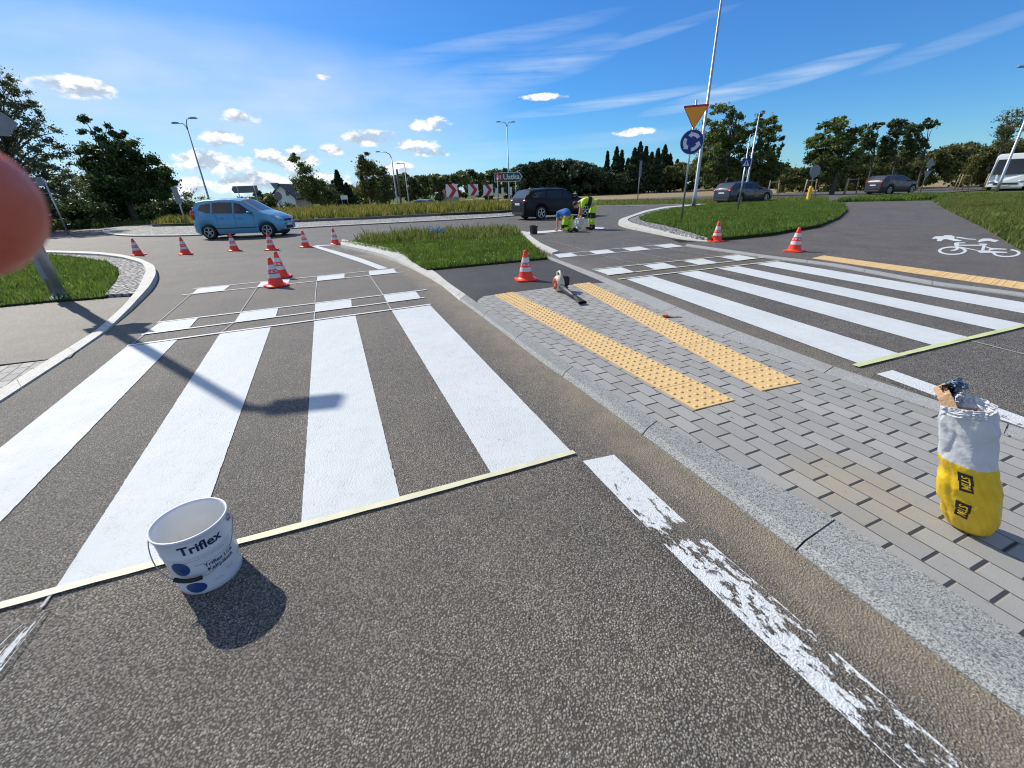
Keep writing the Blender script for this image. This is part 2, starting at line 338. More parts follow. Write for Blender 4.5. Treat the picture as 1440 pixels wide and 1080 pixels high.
# block paving in the frame of the island
FA=R(22)   # island rows run along -68 degrees
def paving(name,bl=0.212,bw=0.118,ang=-68,hj=0.0052,lj=0.0018,c1=(0.26,0.258,0.247),c2=(0.315,0.311,0.298),stain=True):
    m,t,b=newmat(name); p=pos(t); q=t.mapv(p,(1,1,1),(0,0,-R(ang)));  sp=t.node('ShaderNodeSeparateXYZ'); t.set(sp.inputs[0],q)
    wv=t.math('MULTIPLY',t.math('SUBTRACT',t.noise(p,3,2).outputs[0],.5),0.01)
    vv=t.math('DIVIDE',t.math('ADD',sp.outputs[1],wv),bw); row=t.math('FLOOR',vv)
    uu=t.math('ADD',t.math('DIVIDE',sp.outputs[0],bl),t.math('MULTIPLY',row,0.5)); cell=t.math('FLOOR',uu)
    fu=t.math('FRACT',uu); fv=t.math('FRACT',vv)
    du=t.math('MULTIPLY',t.math('MINIMUM',fu,t.math('SUBTRACT',1.0,fu)),bl); dv=t.math('MULTIPLY',t.math('MINIMUM',fv,t.math('SUBTRACT',1.0,fv)),bw)
    cid=t.node('ShaderNodeCombineXYZ'); t.set(cid.inputs[0],cell); t.set(cid.inputs[1],row); wn=t.node('ShaderNodeTexWhiteNoise',noise_dimensions='2D'); t.set(wn.inputs['Vector'],cid.outputs[0])
    hjv=t.math('MULTIPLY',t.mr(wn.outputs['Value'],0,1,.7,1.3),hj)
    ju=t.mr(t.math('SUBTRACT',du,hjv),-0.002,0.003); jv=t.mr(dv,lj*.4,lj+.002)
    brick=t.math('MINIMUM',ju,jv)
    g=t.noise(p,260,3,.7).outputs[0]
    c=t.mix(wn.outputs['Value'],c1,c2); c=t.mix(1.0,c,t.mix(g,(.75,.75,.75),(1.25,1.25,1.25)),'MULTIPLY')
    big=t.noise(p,1.6,5,.65).outputs[0]; c=t.mix(1.0,c,t.mix(big,(.82,.82,.83),(1.16,1.15,1.12)),'MULTIPLY')
    if stain:
        # rusty ochre stain near the sack
        sc=G(1180,690); dd=t.node('ShaderNodeVectorMath',operation='DISTANCE'); t.set(dd.inputs[0],p); dd.inputs[1].default_value=(sc.x+.05,sc.y,0.03)
        st=t.math('MULTIPLY',t.mr(dd.outputs['Value'],0.05,0.45,1,0,True),t.mr(t.noise(p,6,4,.6).outputs[0],.3,.65,.25,1))
        c=t.mix(t.math('MULTIPLY',st,.42),c,(0.36,0.26,0.12))
        dr=t.mr(t.noise(p,.9,6,.75).outputs[0],.52,.72); c=t.mix(t.math('MULTIPLY',dr,.22),c,(0.33,0.29,0.22))
    jc=t.mix(ju,(0.030,0.028,0.025),t.mix(t.noise(p,22,3).outputs[0],(0.13,0.125,0.11),(0.24,0.225,0.19)))
    c=t.mix(brick,jc,c); wd_=t.mr(t.noise(p,30,4,.75).outputs[0],.60,.70); c=t.mix(t.math('MULTIPLY',wd_,.35),c,(.12,.115,.10)); t.set(b.inputs['Base Color'],c); b.inputs['Roughness'].default_value=.8
    hh=t.math('MINIMUM',t.mr(t.math('SUBTRACT',du,hjv),-0.001,.005),t.math('ADD',t.mr(dv,0,.006),0.0)); hh=t.math('ADD',hh,t.math('MULTIPLY',g,.12)); hh=t.math('ADD',hh,t.math('MULTIPLY',wn.outputs['Value'],.18))
    t.set(b.inputs['Normal'],t.bump(hh,.9,.008)); M[name]=m
paving('paving'); paving('paving_left',0.2,0.1,-60,0.004,0.004,(0.30,.29,.27),(0.40,.385,.36),False)
def setts(name,sc=9,lo=(0.25,0.245,0.24),hi=(0.48,0.47,0.45),rnd=0.75):
    m,t,b=newmat(name); p=pos(t); v=t.node('ShaderNodeTexVoronoi',feature='DISTANCE_TO_EDGE'); t.set(v.inputs['Vector'],p); v.inputs['Scale'].default_value=sc; v.inputs['Randomness'].default_value=rnd
    v1=t.vor(p,sc); v1.inputs['Randomness'].default_value=rnd; s_=t.node('ShaderNodeSeparateColor'); t.set(s_.inputs[0],v1.outputs['Color'])
    c=t.mix(s_.outputs[0],lo,hi); c=t.mix(t.mr(v.outputs[0],.04,.12),(0.07,0.065,0.05),c); c=t.mix(1.0,c,t.mix(t.noise(p,60,3).outputs[0],(.7,.7,.7),(1.3,1.3,1.3)),'MULTIPLY')
    t.set(b.inputs['Base Color'],c); b.inputs['Roughness'].default_value=.75
    t.set(b.inputs['Normal'],t.bump(t.math('ADD',t.mr(v.outputs[0],0,.25),t.math('MULTIPLY',s_.outputs[1],.4)),1.0,.04)); M[name]=m
setts('setts',8); setts('setts_far',6,(0.22,.22,.21),(0.55,.54,.52),1.0)
def leafmat(name,c1,c2,trans=0.35,c3=None,rough=.5):
    m,t,b=newmat(name); r=island(t); c=t.mix(r,c1,c2)
    if c3: c=t.mix(t.mr(t.math('FRACT',t.math('MULTIPLY',r,17.3)),.82,.9),c,c3)
    n=t.mr(t.noise(pos(t),1.6 if 'grass' in name or name=='weeds' else .7,4,.65).outputs[0],.3,.7); c=t.mix(1.0,c,t.mix(n,(.62,.66,.6),(1.38,1.3,1.25)),'MULTIPLY')
    t.set(b.inputs['Base Color'],c); b.inputs['Roughness'].default_value=rough; b.inputs['Specular IOR Level'].default_value=.3
    tr=t.node('ShaderNodeBsdfTranslucent'); hs=t.node('ShaderNodeHueSaturation'); t.set(hs.inputs['Color'],c); hs.inputs['Value'].default_value=1.3; hs.inputs['Hue'].default_value=.49; t.set(tr.inputs[0],hs.outputs[0])
    mx=t.node('ShaderNodeMixShader'); mx.inputs[0].default_value=trans; t.l.new(b.outputs[0],mx.inputs[1]); t.l.new(tr.outputs[0],mx.inputs[2]); t.l.new(mx.outputs[0],m.node_tree.nodes['Material Output'].inputs[0]); M[name]=m
leafmat('lf_oak',(0.030,0.060,0.018),(0.090,0.143,0.042),.3)
leafmat('lf_birch',(0.062,0.088,0.044),(0.188,0.219,0.125),.35)
leafmat('lf_right',(0.041,0.074,0.019),(0.203,0.257,0.074),.35)
leafmat('lf_dark',(0.029,0.054,0.019),(0.112,0.160,0.056),.25)
leafmat('lf_spruce',(0.019,0.042,0.021),(0.057,0.087,0.038),.12)
leafmat('lf_hedge',(0.042,0.068,0.019),(0.165,0.188,0.060),.3,(0.11,0.075,0.03))
leafmat('lf_yellow',(0.08,0.095,0.02),(0.17,0.17,0.05),.3)
leafmat('grass',(0.045,0.095,0.012),(0.16,0.27,0.045),.4,(0.13,0.17,0.05))
leafmat('grass_dry',(0.06,0.11,0.016),(0.20,0.25,0.055),.4,(0.26,0.22,0.11))
leafmat('weeds',(0.080,0.112,0.016),(0.240,0.256,0.056),.4,(0.30,0.20,0.08))
M['bark']=simple('bark',(0.10,0.085,0.065),.9,var=.4,vs=5,bump=.6); M['bark_birch']=simple('bark_birch',(0.42,0.40,0.36),.8,var=.6,vs=3,bump=.3)
def groundmat(name,c1,c2,c3,s1=.25,s2=3,sp=40):
    m,t,b=newmat(name); p=pos(t); a=t.noise(p,s1,5,.6).outputs[0]; n=t.noise(p,s2,5,.7).outputs[0]; f=t.noise(p,sp,3,.7).outputs[0]
    c=t.mix(t.mr(a,.35,.65),c1,c2); c=t.mix(t.math('MULTIPLY',t.mr(n,.5,.7),.7),c,c3); c=t.mix(1.0,c,t.mix(f,(.45,.45,.45),(1.5,1.5,1.5)),'MULTIPLY')
    t.set(b.inputs['Base Color'],c); b.inputs['Roughness'].default_value=.95; b.inputs['Specular IOR Level'].default_value=.1; t.set(b.inputs['Normal'],t.bump(f,.8,.05)); M[name]=m
groundmat('turf',(0.030,0.065,0.010),(0.055,0.095,0.018),(0.085,0.10,0.03))
groundmat('soil',(0.025,0.035,0.010),(0.035,0.050,0.013),(0.06,0.05,0.03))
groundmat('verge',(0.05,0.085,0.02),(0.10,0.11,0.03),(0.17,0.14,0.07),.1,.8,5)
groundmat('stubble',(0.34,0.26,0.16),(0.26,0.20,0.12),(0.14,0.14,0.05),.05,.6,9)
M['galv']=simple('galvanised_steel',(0.42,0.44,0.46),.42,.75,var=.15,vs=3)
M['galv_d']=simple('galvanised_dull_and_backlit',(0.30,0.32,0.34),.5,.5,var=.15,vs=3)  # dull steel; also a backlit tone painted onto the left lamp posts
M['white']=simple('white_plastic',(0.80,0.80,0.80),.35,var=.05); M['black']=simple('black_rubber',(0.012,0.012,0.013),.7,var=.3); M['dkgrey']=simple('dark_grey_plastic',(0.04,0.04,0.045),.5)
M['tyre']=simple('tyre_rubber',(0.016,0.016,0.017),.8,var=.3,vs=20); M['rim']=simple('alloy_rim',(0.45,0.46,0.48),.3,.9)
M['signgrey']=simple('sign_back_grey',(0.22,0.23,0.25),.55,.3,var=.1); M['cone']=simple('cone_orange',(0.85,0.045,0.012),.45,var=.15,vs=14); M['band']=simple('reflective_white_band',(0.62,0.60,0.62),.35,var=.1,vs=30)
M['ysign']=simple('sign_orange_yellow',(0.95,0.34,0.015),.45,var=.04); M['rsign']=simple('sign_red',(0.50,0.015,0.02),.45,var=.05); M['bsign']=simple('sign_blue',(0.010,0.030,0.22),.4,var=.05); M['gsign']=simple('sign_green',(0.008,0.085,0.055),.4,var=.05); M['wsign']=simple('sign_white',(0.70,0.70,0.70),.4,var=.04)
M['glass']=simple('car_glass',(0.012,0.015,0.018),.04,spec=.8,var=.05); M['glass_pale']=simple('car_glass_pale',(0.05,0.06,0.07),.05,spec=.9,var=.05)
M['plate']=simple('number_plate',(0.55,0.55,0.55),.4); M['lamp_red']=simple('tail_lamp_red',(0.45,0.012,0.015),.15,coat=1.0); M['lamp_clear']=simple('headlamp_clear',(0.55,0.58,0.62),.1,metal=.4,coat=1.0)
M['tape']=simple('masking_tape',(0.60,0.58,0.40),.6,var=.08,vs=12); M['tape_g']=simple('masking_tape_green',(0.52,0.56,0.28),.6,var=.15,vs=5)
M['chalk']=simple('chalk_line',(0.42,0.42,0.42),.9,var=.3,vs=12)

# ================================================ SETTING
# ---- ground: one sheet to the horizon
xs=np.unique(np.concatenate([np.linspace(-150,150,101),np.array([-4000,-2000,-1000,-600,-350,-220,220,350,600,1000,2000,4000])])); ys=np.unique(np.concatenate([np.linspace(-20,180,81),np.array([-1500,-300,-80,240,320,500,900,1600,3000,4500])]))
V=[(x,y,gz(x,y)-0.06) for y in ys for x in xs]; nx=len(xs)
Fq=[(j*nx+i,j*nx+i+1,(j+1)*nx+i+1,(j+1)*nx+i) for j in range(len(ys)-1) for i in range(nx-1)]
o=npmesh('ground',V,Fq,M['verge'],smooth=True); setp(o,kind='structure')
def drape(name,poly,mat,dz,step=4,kind='structure'):
    """sheet over the terrain, cut along its outline"""
    P=np.array([(p[0],p[1]) for p in poly]); x0,y0=P.min(0); x1,y1=P.max(0)
    bm=bmesh.new(); f=bm.faces.new([bm.verts.new((p[0],p[1],0)) for p in poly]); bmesh.ops.triangulate(bm,faces=[f])
    for ax,lo,hi in ((0,x0,x1),(1,y0,y1)):
        k=lo+step
        while k<hi:
            no=(1,0,0) if ax==0 else (0,1,0); co=(k,0,0) if ax==0 else (0,k,0)
            bmesh.ops.bisect_plane(bm,geom=bm.verts[:]+bm.edges[:]+bm.faces[:],plane_co=co,plane_no=no); k+=step
    for v in bm.verts: v.co.z=gz(v.co.x,v.co.y)+dz
    for f in bm.faces:
        f.normal_update()
        if f.normal.z<0: f.normal_flip()
    me=bpy.data.meshes.new(name); bm.to_mesh(me); bm.free(); o=link(name,me,mat); setp(o,kind=kind); return o
# stubble fields beyond the roundabout
drape('field',[(-30,75),(10,62),(25,50),(60,48),(110,52),(150,70),(150,150),(-60,190),(-60,110)],M['stubble'],-0.035,8)
# ---- road surface (approaches and roundabout), finely gridded near the camera for the dirt along the kerbs
KL_out=[(480,349),(530,360.8),(560,370),(580,379),(603,391),(621.7,402.5),(646.7,423.3),(680,447.8),(722,480),(746.7,500),(773,520),(800,535.6),(826.7,555.6),(849,575.6),(877,594),(904,611),(957.8,654),(1023,703),(1080,745),(1145,794),(1206,844),(1267,896),(1349,955),(1440,1012)]
KL_in=[(482,343.5),(530,354),(565.8,361),(586.7,373),(613,386),(630,400),(655,416.7),(684,437.8),(729,466.7),(764.4,491),(791,509),(817.8,526.7),(840,543),(863,559),(890,577),(917,596),(975,627),(1043,660),(1112.5,701),(1170,733),(1226.6,767),(1304,820),(1397.7,879),(1500,950)]
KR_in=[(759,361.7),(790,373),(813,384),(848,398),(891,421),(930,440.5),(980,464),(1046,487),(1101,508.7),(1152.8,528.6),(1213.9,550),(1275,569),(1327,585),(1440,625),(1560,668)]
KR_out=[(766.7,359.7),(798,371.7),(826.7,381.7),(873,401),(930,424),(985.6,449),(1041,470),(1080,483),(1122,500),(1177,522),(1244.4,545.4),(1300,561),(1350,577),(1440,608),(1560,650)]
roadpoly=[Vector((-60,-8,0)),Vector((40,-8,0)),Vector((40,10.5,0)),G(1440,412),G(1200,379),G(1060,358),G(966,345),G(945,337),G(890,322),G(868,317),G(885,308),G(910,300),G(935,293),G(1000,288.2),G(1100,285.8),G(1180,283),G(1240,276.5),Vector((48,45,0)),Vector((70,51,0)),Vector((70,58,0)),Vector((30,46,0)),Vector((14,40,0)),Vector((9,52,0)),Vector((-8,62,0)),Vector((-26,60,0)),Vector((-40,46,0)),Vector((-80,45,0)),Vector((-80,31,0)),G(60,325),G(0,345),G(-120,352),Vector((-60,10,0))]
o=drape('road',roadpoly,M['asphalt'],0.0,6)
kl=np.array([(p.x,p.y) for p in lap(Gs(KL_out),150,60)]); krr=np.array([(p.x,p.y) for p in Gs(KR_out)])
def segdist(P,L):
    d=np.full(len(P),1e9)
    for a,b in zip(L[:-1],L[1:]):
        ab=b-a; tt=np.clip(((P-a)@ab)/(ab@ab),0,1); d=np.minimum(d,np.hypot(*(P-(a+tt[:,None]*ab)).T))
    return d
# near carriageway: same asphalt, a fine grid that carries the dirt along the kerbs
gx=np.arange(-9,12.01,0.1); gy=np.arange(-0.8,12.01,0.1); X,Y=np.meshgrid(gx,gy); P=np.c_[X.ravel(),Y.ravel()]
o=npmesh('road_near',np.c_[P,np.full(len(P),0.004)],[(j*len(gx)+i,j*len(gx)+i+1,(j+1)*len(gx)+i+1,(j+1)*len(gx)+i) for j in range(len(gy)-1) for i in range(len(gx)-1)],M['asphalt']); o.name='road_surface'; setp(o,kind='structure')
d1=segdist(P,kl); d2=segdist(P,krr); dust=np.clip(1-d1/0.42,0,1)**0.8*0.95+np.clip(1-d2/0.5,0,1)*0.35+0.10+np.clip(1-np.abs(d1-1.3)/1.6,0,1)*0.12
a=o.data.attributes.new('dust','FLOAT','POINT'); a.data.foreach_set('value',np.clip(dust,0,1).astype(np.float32))
# ---- kerbs
def kerb(name,out,inn,zs,mat,chamf=0.0,seam=1.0,n=None,lp=12):
    """strip of kerb stones: pixel outlines on the road plane, heights per point; butted stones with joints"""
    n=n or 60; O=resample(lap([G(*p) for p in out],120,lp),n); I=resample(lap([G(*p) for p in inn],120,lp),n); mb=MB()
    L=0; acc=0; 
    for i in range(n-1):
        f0,f1=i/(n-1),(i+1)/(n-1); z0=np.interp(f0*(len(zs)-1),range(len(zs)),zs); z1=np.interp(f1*(len(zs)-1),range(len(zs)),zs)
        seg=(O[i+1]-O[i]).length; acc+=seg; e=0.0
        o0,o1,i0,i1=O[i],O[i+1],I[i],I[i+1]
        gap=acc>=seam
        if gap: acc=0; fr=max(0,1-0.008/seg); o1=o0.lerp(o1,fr); i1=i0.lerp(i1,fr)
        cw0=min(chamf,(i0-o0).length*.5); d0=(i0-o0).normalized(); d1=(i1-o1).normalized()
        a0=o0+d0*cw0; a1=o1+d1*cw0
        zl0,zl1=(z0*0.35,z1*0.35) if chamf else (z0,z1)
        vs=[(o0.x,o0.y,-.02),(o1.x,o1.y,-.02),(o0.x,o0.y,zl0),(o1.x,o1.y,zl1),(a0.x,a0.y,z0),(a1.x,a1.y,z1),(i0.x,i0.y,z0),(i1.x,i1.y,z1),(i0.x,i0.y,-.02),(i1.x,i1.y,-.02)]
        mb.add(vs,[(0,1,3,2),(2,3,5,4),(4,5,7,6),(6,7,9,8),(1,9,7,5,3),(0,2,4,6,8)] if gap or i==0 or i==n-2 else [(0,1,3,2),(2,3,5,4),(4,5,7,6),(6,7,9,8)],0,False)
    me=mb.mesh(name); bm=bmesh.new(); bm.from_mesh(me); bmesh.ops.remove_doubles(bm,verts=bm.verts[:],dist=.0005); bmesh.ops.recalc_face_normals(bm,faces=bm.faces[:]); bm.to_mesh(me); bm.free()
    return setp(link(name,me,mat),kind='structure')
ZI=0.03
n1=10
kerb('kerb',KL_out[:7],[(482,341),(530,350.5),(566,357.5),(588,371),(613,385),(630,399.5),(655,416.7)],[.11,.11,.10,.05,.035,.03],M['kerb_light'],0.03,1.0,50)
kerb('kerb',KL_out[6:],KL_in[6:],[.03,.03,.03,.03,.035],M['granite'],0.055,1.0,120,90)
kerb('kerb',KR_out,KR_in,[.03],M['kerb_grey'],0.02,1.0,110) if False else kerb('kerb',KR_out,KR_in,[.03,.03],M['kerb_grey'],0.02,1.0,110,60)
kerb('kerb',[(740,328.7),(750,337),(761.7,345),(785.8,355.5)],[(732.5,328),(741,338),(752,347),(776.7,358)],[.08,.07,.05],M['kerb_light'],0.02,.5,24)
# island pavers
isl_L=[G(*p) for p in KL_in[6:]]; isl_R=[G(*p) for p in KR_in[1:]]
pav_top=[G(689,419),G(810,400),G(836,396)]
pave=[Vector((p.x,p.y,0)) for p in ([(a+b)/2 for a,b in zip(lap([G(*p) for p in KL_out[6:]],120,90)[14:],lap([G(*p) for p in KL_in[6:]],120,90)[14:])])]+[Vector((p.x,p.y,0)) for p in reversed([(a+b)/2 for a,b in zip(lap([G(*q) for q in KR_in],110,60)[26:],lap([G(*q) for q in KR_out],110,60)[26:]) if (a.y+b.y)/2<G(870,411).y])]+[G(850,400),G(806,402.5),G(745,410.5),G(680,419),G(672,425)]
sheet('pavement',pave,0.026,M['paving'],skirt=.03)
# dark asphalt patch between grass and pavers
patch=[G(588,372),G(609,385),G(626,400),G(651,418),G(680,440),G(720,440),G(860,412),G(862,399),G(820,383),G(794,372.5),G(762,361),G(700,366),G(640,371)]
sheet('pavement_patch',patch,0.022,M['asphalt_dark'],skirt=.03)
# grass bed of the island
GI=[(480,341.5),(520,336),(560,333),(600,330),(660,327),(720,326),(733,330),(745,341),(762,355),(770,361),(700,367.5),(640,373),(600,377),(588,371),(566,358),(530,351)]
bed=[G(p[0],p[1],0.08) for p in GI]; sheet('soil',bed,0.06,M['soil'],skirt=.08)
# ---- left corner: kerb, setts, grass, pavement
LO=[(-90,626),(0,567.5),(95,505),(150,467.5),(185,437.5),(215,407.5),(222.5,392.5),(220,380),(200,370),(175,363.8),(140,359.5),(67,357),(0,357)]
LI=[(-90,604),(0,551),(72.5,506),(133.8,468.8),(175,436),(197.5,412.5),(208.8,387.5),(202.5,376),(175,367.5),(140,362.5),(90,360.3),(67,359.6),(0,359.6)]
kerb('kerb',LO[:5],LI[:5],[.02,.02,.02,.03,.06],M['kerb_light'],0.0,1.0,50)
kerb('kerb',LO[4:],LI[4:],[.06,.11,.12,.12,.12,.12,.12,.12],M['kerb_light'],0.0,.5,50)
lw=[G(*p) for p in LI]
sheet('pavement',[G(-90,520),G(0,515),G(100,504),G(133.8,468.8),G(175,436),G(193,418),G(150,421),G(105,425),G(70,427),G(0,434),G(-120,445),G(-300,480)],0.018,M['asphalt_path'],skirt=.03)
sheet('pavement',[G(-90,604),G(0,551),G(72.5,506),G(100,504.5),G(0,517),G(-90,527),G(-300,560)],0.016,M['paving_left'],skirt=.03)
SE=[(150,420),(166,400),(170,390),(167,380),(150,371),(112,365),(75,361),(0,361)]
sheet('cobbles',[G(193,418),G(197.5,412.5),G(208.8,387.5),G(202.5,376),G(175,367.5),G(140,362.5),G(67,359.6),G(0,359.6),G(0,361),G(75,361),G(112,365),G(150,371),G(167,380),G(170,390),G(166,400),G(150,420)],0.07,M['setts'],skirt=.08)
lbed=[G(150,421),G(105,425),G(70,427),G(0,434),G(-120,445),G(-300,420),G(-250,370),G(0,361.5),G(75,361.5),G(112,365.5),G(150,371.5),G(166,381),G(168,391),G(163,402)]
sheet('soil',lbed,0.05,M['soil'],skirt=.06)
# ---- right: grass island, kerb with setts
RK=[(1000,341),(975,340.5),(940,333.5),(905,326),(880,321),(868,316.5),(872,311.5),(885,307),(905,299.5),(935,293),(1000,288.5)]
RKi=[(1000,339.5),(980,338),(945,330.5),(912,323),(889,317.5),(881,313.5),(884,310.5),(894,306.5),(912,300.3),(940,294.5),(1000,289.6)]
kerb('kerb',RK,RKi,[.02,.05,.10,.12,.12,.12,.12,.12,.12,.12],M['kerb_light'],0.0,.8,70)
RB=[(1000,341),(1080,333),(1150,321),(1178,309),(1190,298),(1186,290),(1165,286.5),(1100,286),(1000,289.6)]
RG=[(1000,341),(955,326),(930,319.5),(905,314.5),(899,310.5),(908,305.5),(925,301),(950,296)]
sheet('cobbles',[G(*p) for p in RKi]+[G(*p) for p in reversed(RG[1:])],0.09,M['setts'],skirt=.09)
rbed=[G(*p) for p in RB]+[G(*p) for p in reversed(RG[1:])]
sheet('soil',rbed,0.10,M['soil'],skirt=.11)
# ---- cycle path on the right, far kerb and yellow tiles
PT=[(963,343.5),(1000,340.5),(1080,332.5),(1150,320.5),(1180,308),(1192,297),(1188,290),(1170,286),(1200,284.2),(1310,282.5),(1325,292),(1352,306),(1385,322),(1432,351),(1500,376),(1700,455),(1440,413.5),(1317.8,398.4),(1179,372.6),(1073,359.5),(1026.7,352.6)]
sheet('path',[G(*p) for p in PT],0.016,M['asphalt_path'],skirt=.02)
kerb('kerb',[(963,346.7),(1043,358.5),(1076,363.5),(1179,376.6),(1317.8,403),(1440,418.5),(1560,440)],[(966.7,344),(1026.7,352.6),(1073,359.5),(1179,372.6),(1317.8,398.4),(1440,413.5),(1560,434)],[.02,.02],M['kerb_grey'],0.0,1.0,60)
# right grass bank
RR=[(1310,282.5),(1325,292),(1352,306),(1385,322),(1432,351),(1500,376),(1700,455),(1900,420),(1700,330),(1500,272),(1400,275),(1330,279.5)]
rr=[G(*p) for p in RR]; sheet('soil',rr,0.03,M['soil'],skirt=.05)
# ---- roundabout: sett apron, kerb, weedy island
apo=[(143,326),(150,330),(175,333),(215,333),(270,332.5),(340,327.5),(410,322),(520,316),(620,311),(700,306.5),(745,302),(790,296)]
api=[(215,320),(300,317.5),(410,314),(520,309.5),(620,304.5),(700,301),(740,297)]
apO=smooth([G(*p) for p in apo],2); apI=[G(*p) for p in api]
ap=apO+[Vector((6,42,0)),Vector((0,50,0)),Vector((-26,52,0)),Vector((-30,40,0)),G(150,322)]
sheet('apron',ap,0.05,M['setts_far'],skirt=.06)
mb=MB()
def ribbon(name,pts,wd,z,mat,skirt=0.0,kind='structure',side=1):
    mbb=MB(); n=len(pts)
    for i in range(n):
        d=(pts[min(i+1,n-1)]-pts[max(i-1,0)]); d.z=0; d.normalize(); nrm=Vector((-d.y,d.x,0))*wd*side
        a,b=pts[i],pts[i]+nrm; mbb.v+=[(a.x,a.y,z-skirt),(a.x,a.y,z),(b.x,b.y,z),(b.x,b.y,z-skirt)]
    for i in range(n-1):
        for k in ((0,1),(1,2),(2,3)) if skirt else ((1,2),): mbb.f.append((i*4+k[0],(i+1)*4+k[0],(i+1)*4+k[1],i*4+k[1])); mbb.m.append(0); mbb.sm.append(False)
    o=mbb.build(name,mat); setp(o,kind=kind); return o
ribbon('kerb',apO,0.30,0.062,M['kerb_light'],.08)
isl=[Vector((p.x,p.y,0)) for p in apI]+[Vector((3,40,0)),Vector((-2,48,0)),Vector((-22,50,0)),Vector((-27,40,0))]
sheet('island',isl,0.19,M['turf'],skirt=.2)
ribbon('kerb',apI,0.16,0.21,M['galv_d'] if False else M['kerb_grey'],.2)
# ---- far verge along the right arm, narrow pale kerb
kb=[G(820,291.5),G(880,290.5),G(1000,287.6)]
ribbon('kerb',kb,0.2,0.05,M['kerb_light'],.07)

# ---- markings (sheets 4 mm apart)
def mark(name,polys,z,mat,kind='structure'):
    mb=MB()
    for p in polys:
        q=[G(*a) if len(a)==2 else Vector(a) for a in p]; ar=sum(q[i].x*q[(i+1)%len(q)].y-q[(i+1)%len(q)].x*q[i].y for i in range(len(q)))
        if ar<0: q=q[::-1]
        mb.add([(a.x,a.y,z) for a in q],[tuple(range(len(q)))])
    return setp(mb.build(name,mat),kind=kind)
zl=[[(180,487),(250,478.5),(-156.6,899.6),(-421.5,971.7)],[(310,469.5),(381,461),(268,783),(77,833)],[(442,452.5),(500,444.5),(563,703),(424,741)],[(551,437.5),(605,430),(803,636),(690,666)]]
zr=[[(879,392.5),(916.7,388.7),(1276,502),(1212,514)],[(950.8,384.2),(979,380.8),(1369,477),(1313.6,487)],[(1008,377.7),(1035,374.3),(1446,458),(1401,465)],[(1061.7,371.5),(1093,368),(1522,440),(1483,449.6)]]
def ragged(poly):
    """paint edge that is not perfectly straight"""
    out=[]
    P=[G(*a) for a in poly]
    for i in range(len(P)):
        a,b=P[i],P[(i+1)%len(P)]; n=max(2,int((b-a).length/0.025)); d=(b-a).normalized(); nr=Vector((-d.y,d.x,0))
        for k in range(n):
            q=a.lerp(b,k/n)
            if k: q=q+nr*random.gauss(0,0.0011)
            out.append((q.x,q.y,0))
    return out
mark('zebra_crossing',[ragged(p) for p in zl+zr],0.0085,M['paint'])
sq=[[(278.4,406.7),(324.2,401.8),(314.4,409.7),(269,415)],[(367,397.5),(408,393.6),(404.6,400.6),(361,405)],[(446.4,389),(484.6,385.3),(484.6,391.8),(445.8,396)],[(518.5,382),(553.4,378.6),(558,383.9),(520.2,388)],
[(225.8,453.6),(279.3,447.6),(266,463),(202.9,471)],[(338.9,440.5),(391.7,434.3),(387.8,447),(329.7,454.8)],[(443.4,427.6),(494.1,421.4),(495,433),(442.8,440)],[(539,416),(584.8,410.5),(592,420.3),(544.5,426.5)],
[(778.3,358.3),(801.7,355.8),(812.5,360),(786.7,363)],[(826.7,353.7),(853.3,351.3),(865,355.3),(839.2,358.3)],[(874.2,349.7),(898.3,347.2),(914.2,350.8),(886.7,353.7)],[(918.3,345.5),(944.2,343.4),(960,346.7),(936.7,349.2)],
[(835,380.5),(873.3,376.5),(893.3,383.5),(855.8,387.5)],[(904.2,373.5),(933.3,370.3),(952.5,376.2),(921.7,379.9)],[(960,367.6),(988.3,364.6),(1009.2,369.7),(981.7,372.9)],[(1011.7,362.1),(1039.2,359.2),(1066.7,364),(1036.7,367)]]
mark('cycle_crossing_marks',[ragged(p) for p in sq],0.011,M['paint'])
def line2(a,b,w_):
    a=G(*a); b=G(*b); d=(b-a).normalized(); n=Vector((-d.y,d.x,0))*w_/2; return [tuple(a-n),tuple(b-n),tuple(b+n),tuple(a+n)]
mark('thin_lines',[line2((271.7,406.9),(562,377.6),.035),line2((256.4,415.8),(566.5,383.3),.035),line2((222,454.6),(600,408.4),.04),line2((199.9,471.7),(597,419.5),.04),line2((180,487.3),(606,429),.045),
 line2((778,358.5),(945,343.2),.035),line2((786,363.2),(963,346.9),.035)],0.015,M['wsign'])
def tape(a,b,w_,z,mat,lab,n=26,amp=.006):
    a=G(*a); b=G(*b); d=(b-a).normalized(); nn=Vector((-d.y,d.x,0)); mb=MB(); w0=0
    for i in range(n):
        f=i/(n-1); c=a.lerp(b,f)+nn*math.sin(f*7)*amp; ww=w_*(1+.06*math.sin(f*31))
        for s_,zz in ((-1,0),(1,0)):
            p=c+nn*ww/2*s_; mb.v.append((p.x,p.y,z+.0015+.0012*math.sin(f*60+s_)))
    for i in range(n-1): mb.f.append((2*i,2*i+2,2*i+3,2*i+1)); mb.m.append(0); mb.sm.append(True)
    o=mb.build('masking_tape',mat); return setp(o,lab,'tape','strips of masking tape on the road')
tape((-60,872.5),(808,638.5),.042,0.015,M['tape'],'long cream masking tape along the near ends of the left zebra stripes, under the bucket')
tape((1202,517),(1560,430),.055,0.018,M['tape_g'],'wide greenish tape across the near ends of the right zebra stripes')
tape((833,380),(1040,358.8),.04,0.016,M['tape'],'far strip of cream tape along the upper edge of the right row of white squares')
tape((853,388.2),(1074,363.2),.04,0.016,M['tape'],'cream tape along the lower edge of the right row of white squares',amp=.01)
tape((869,394),(1095,367.5),.045,0.016,M['tape'],'cream tape along the far ends of the right zebra stripes')
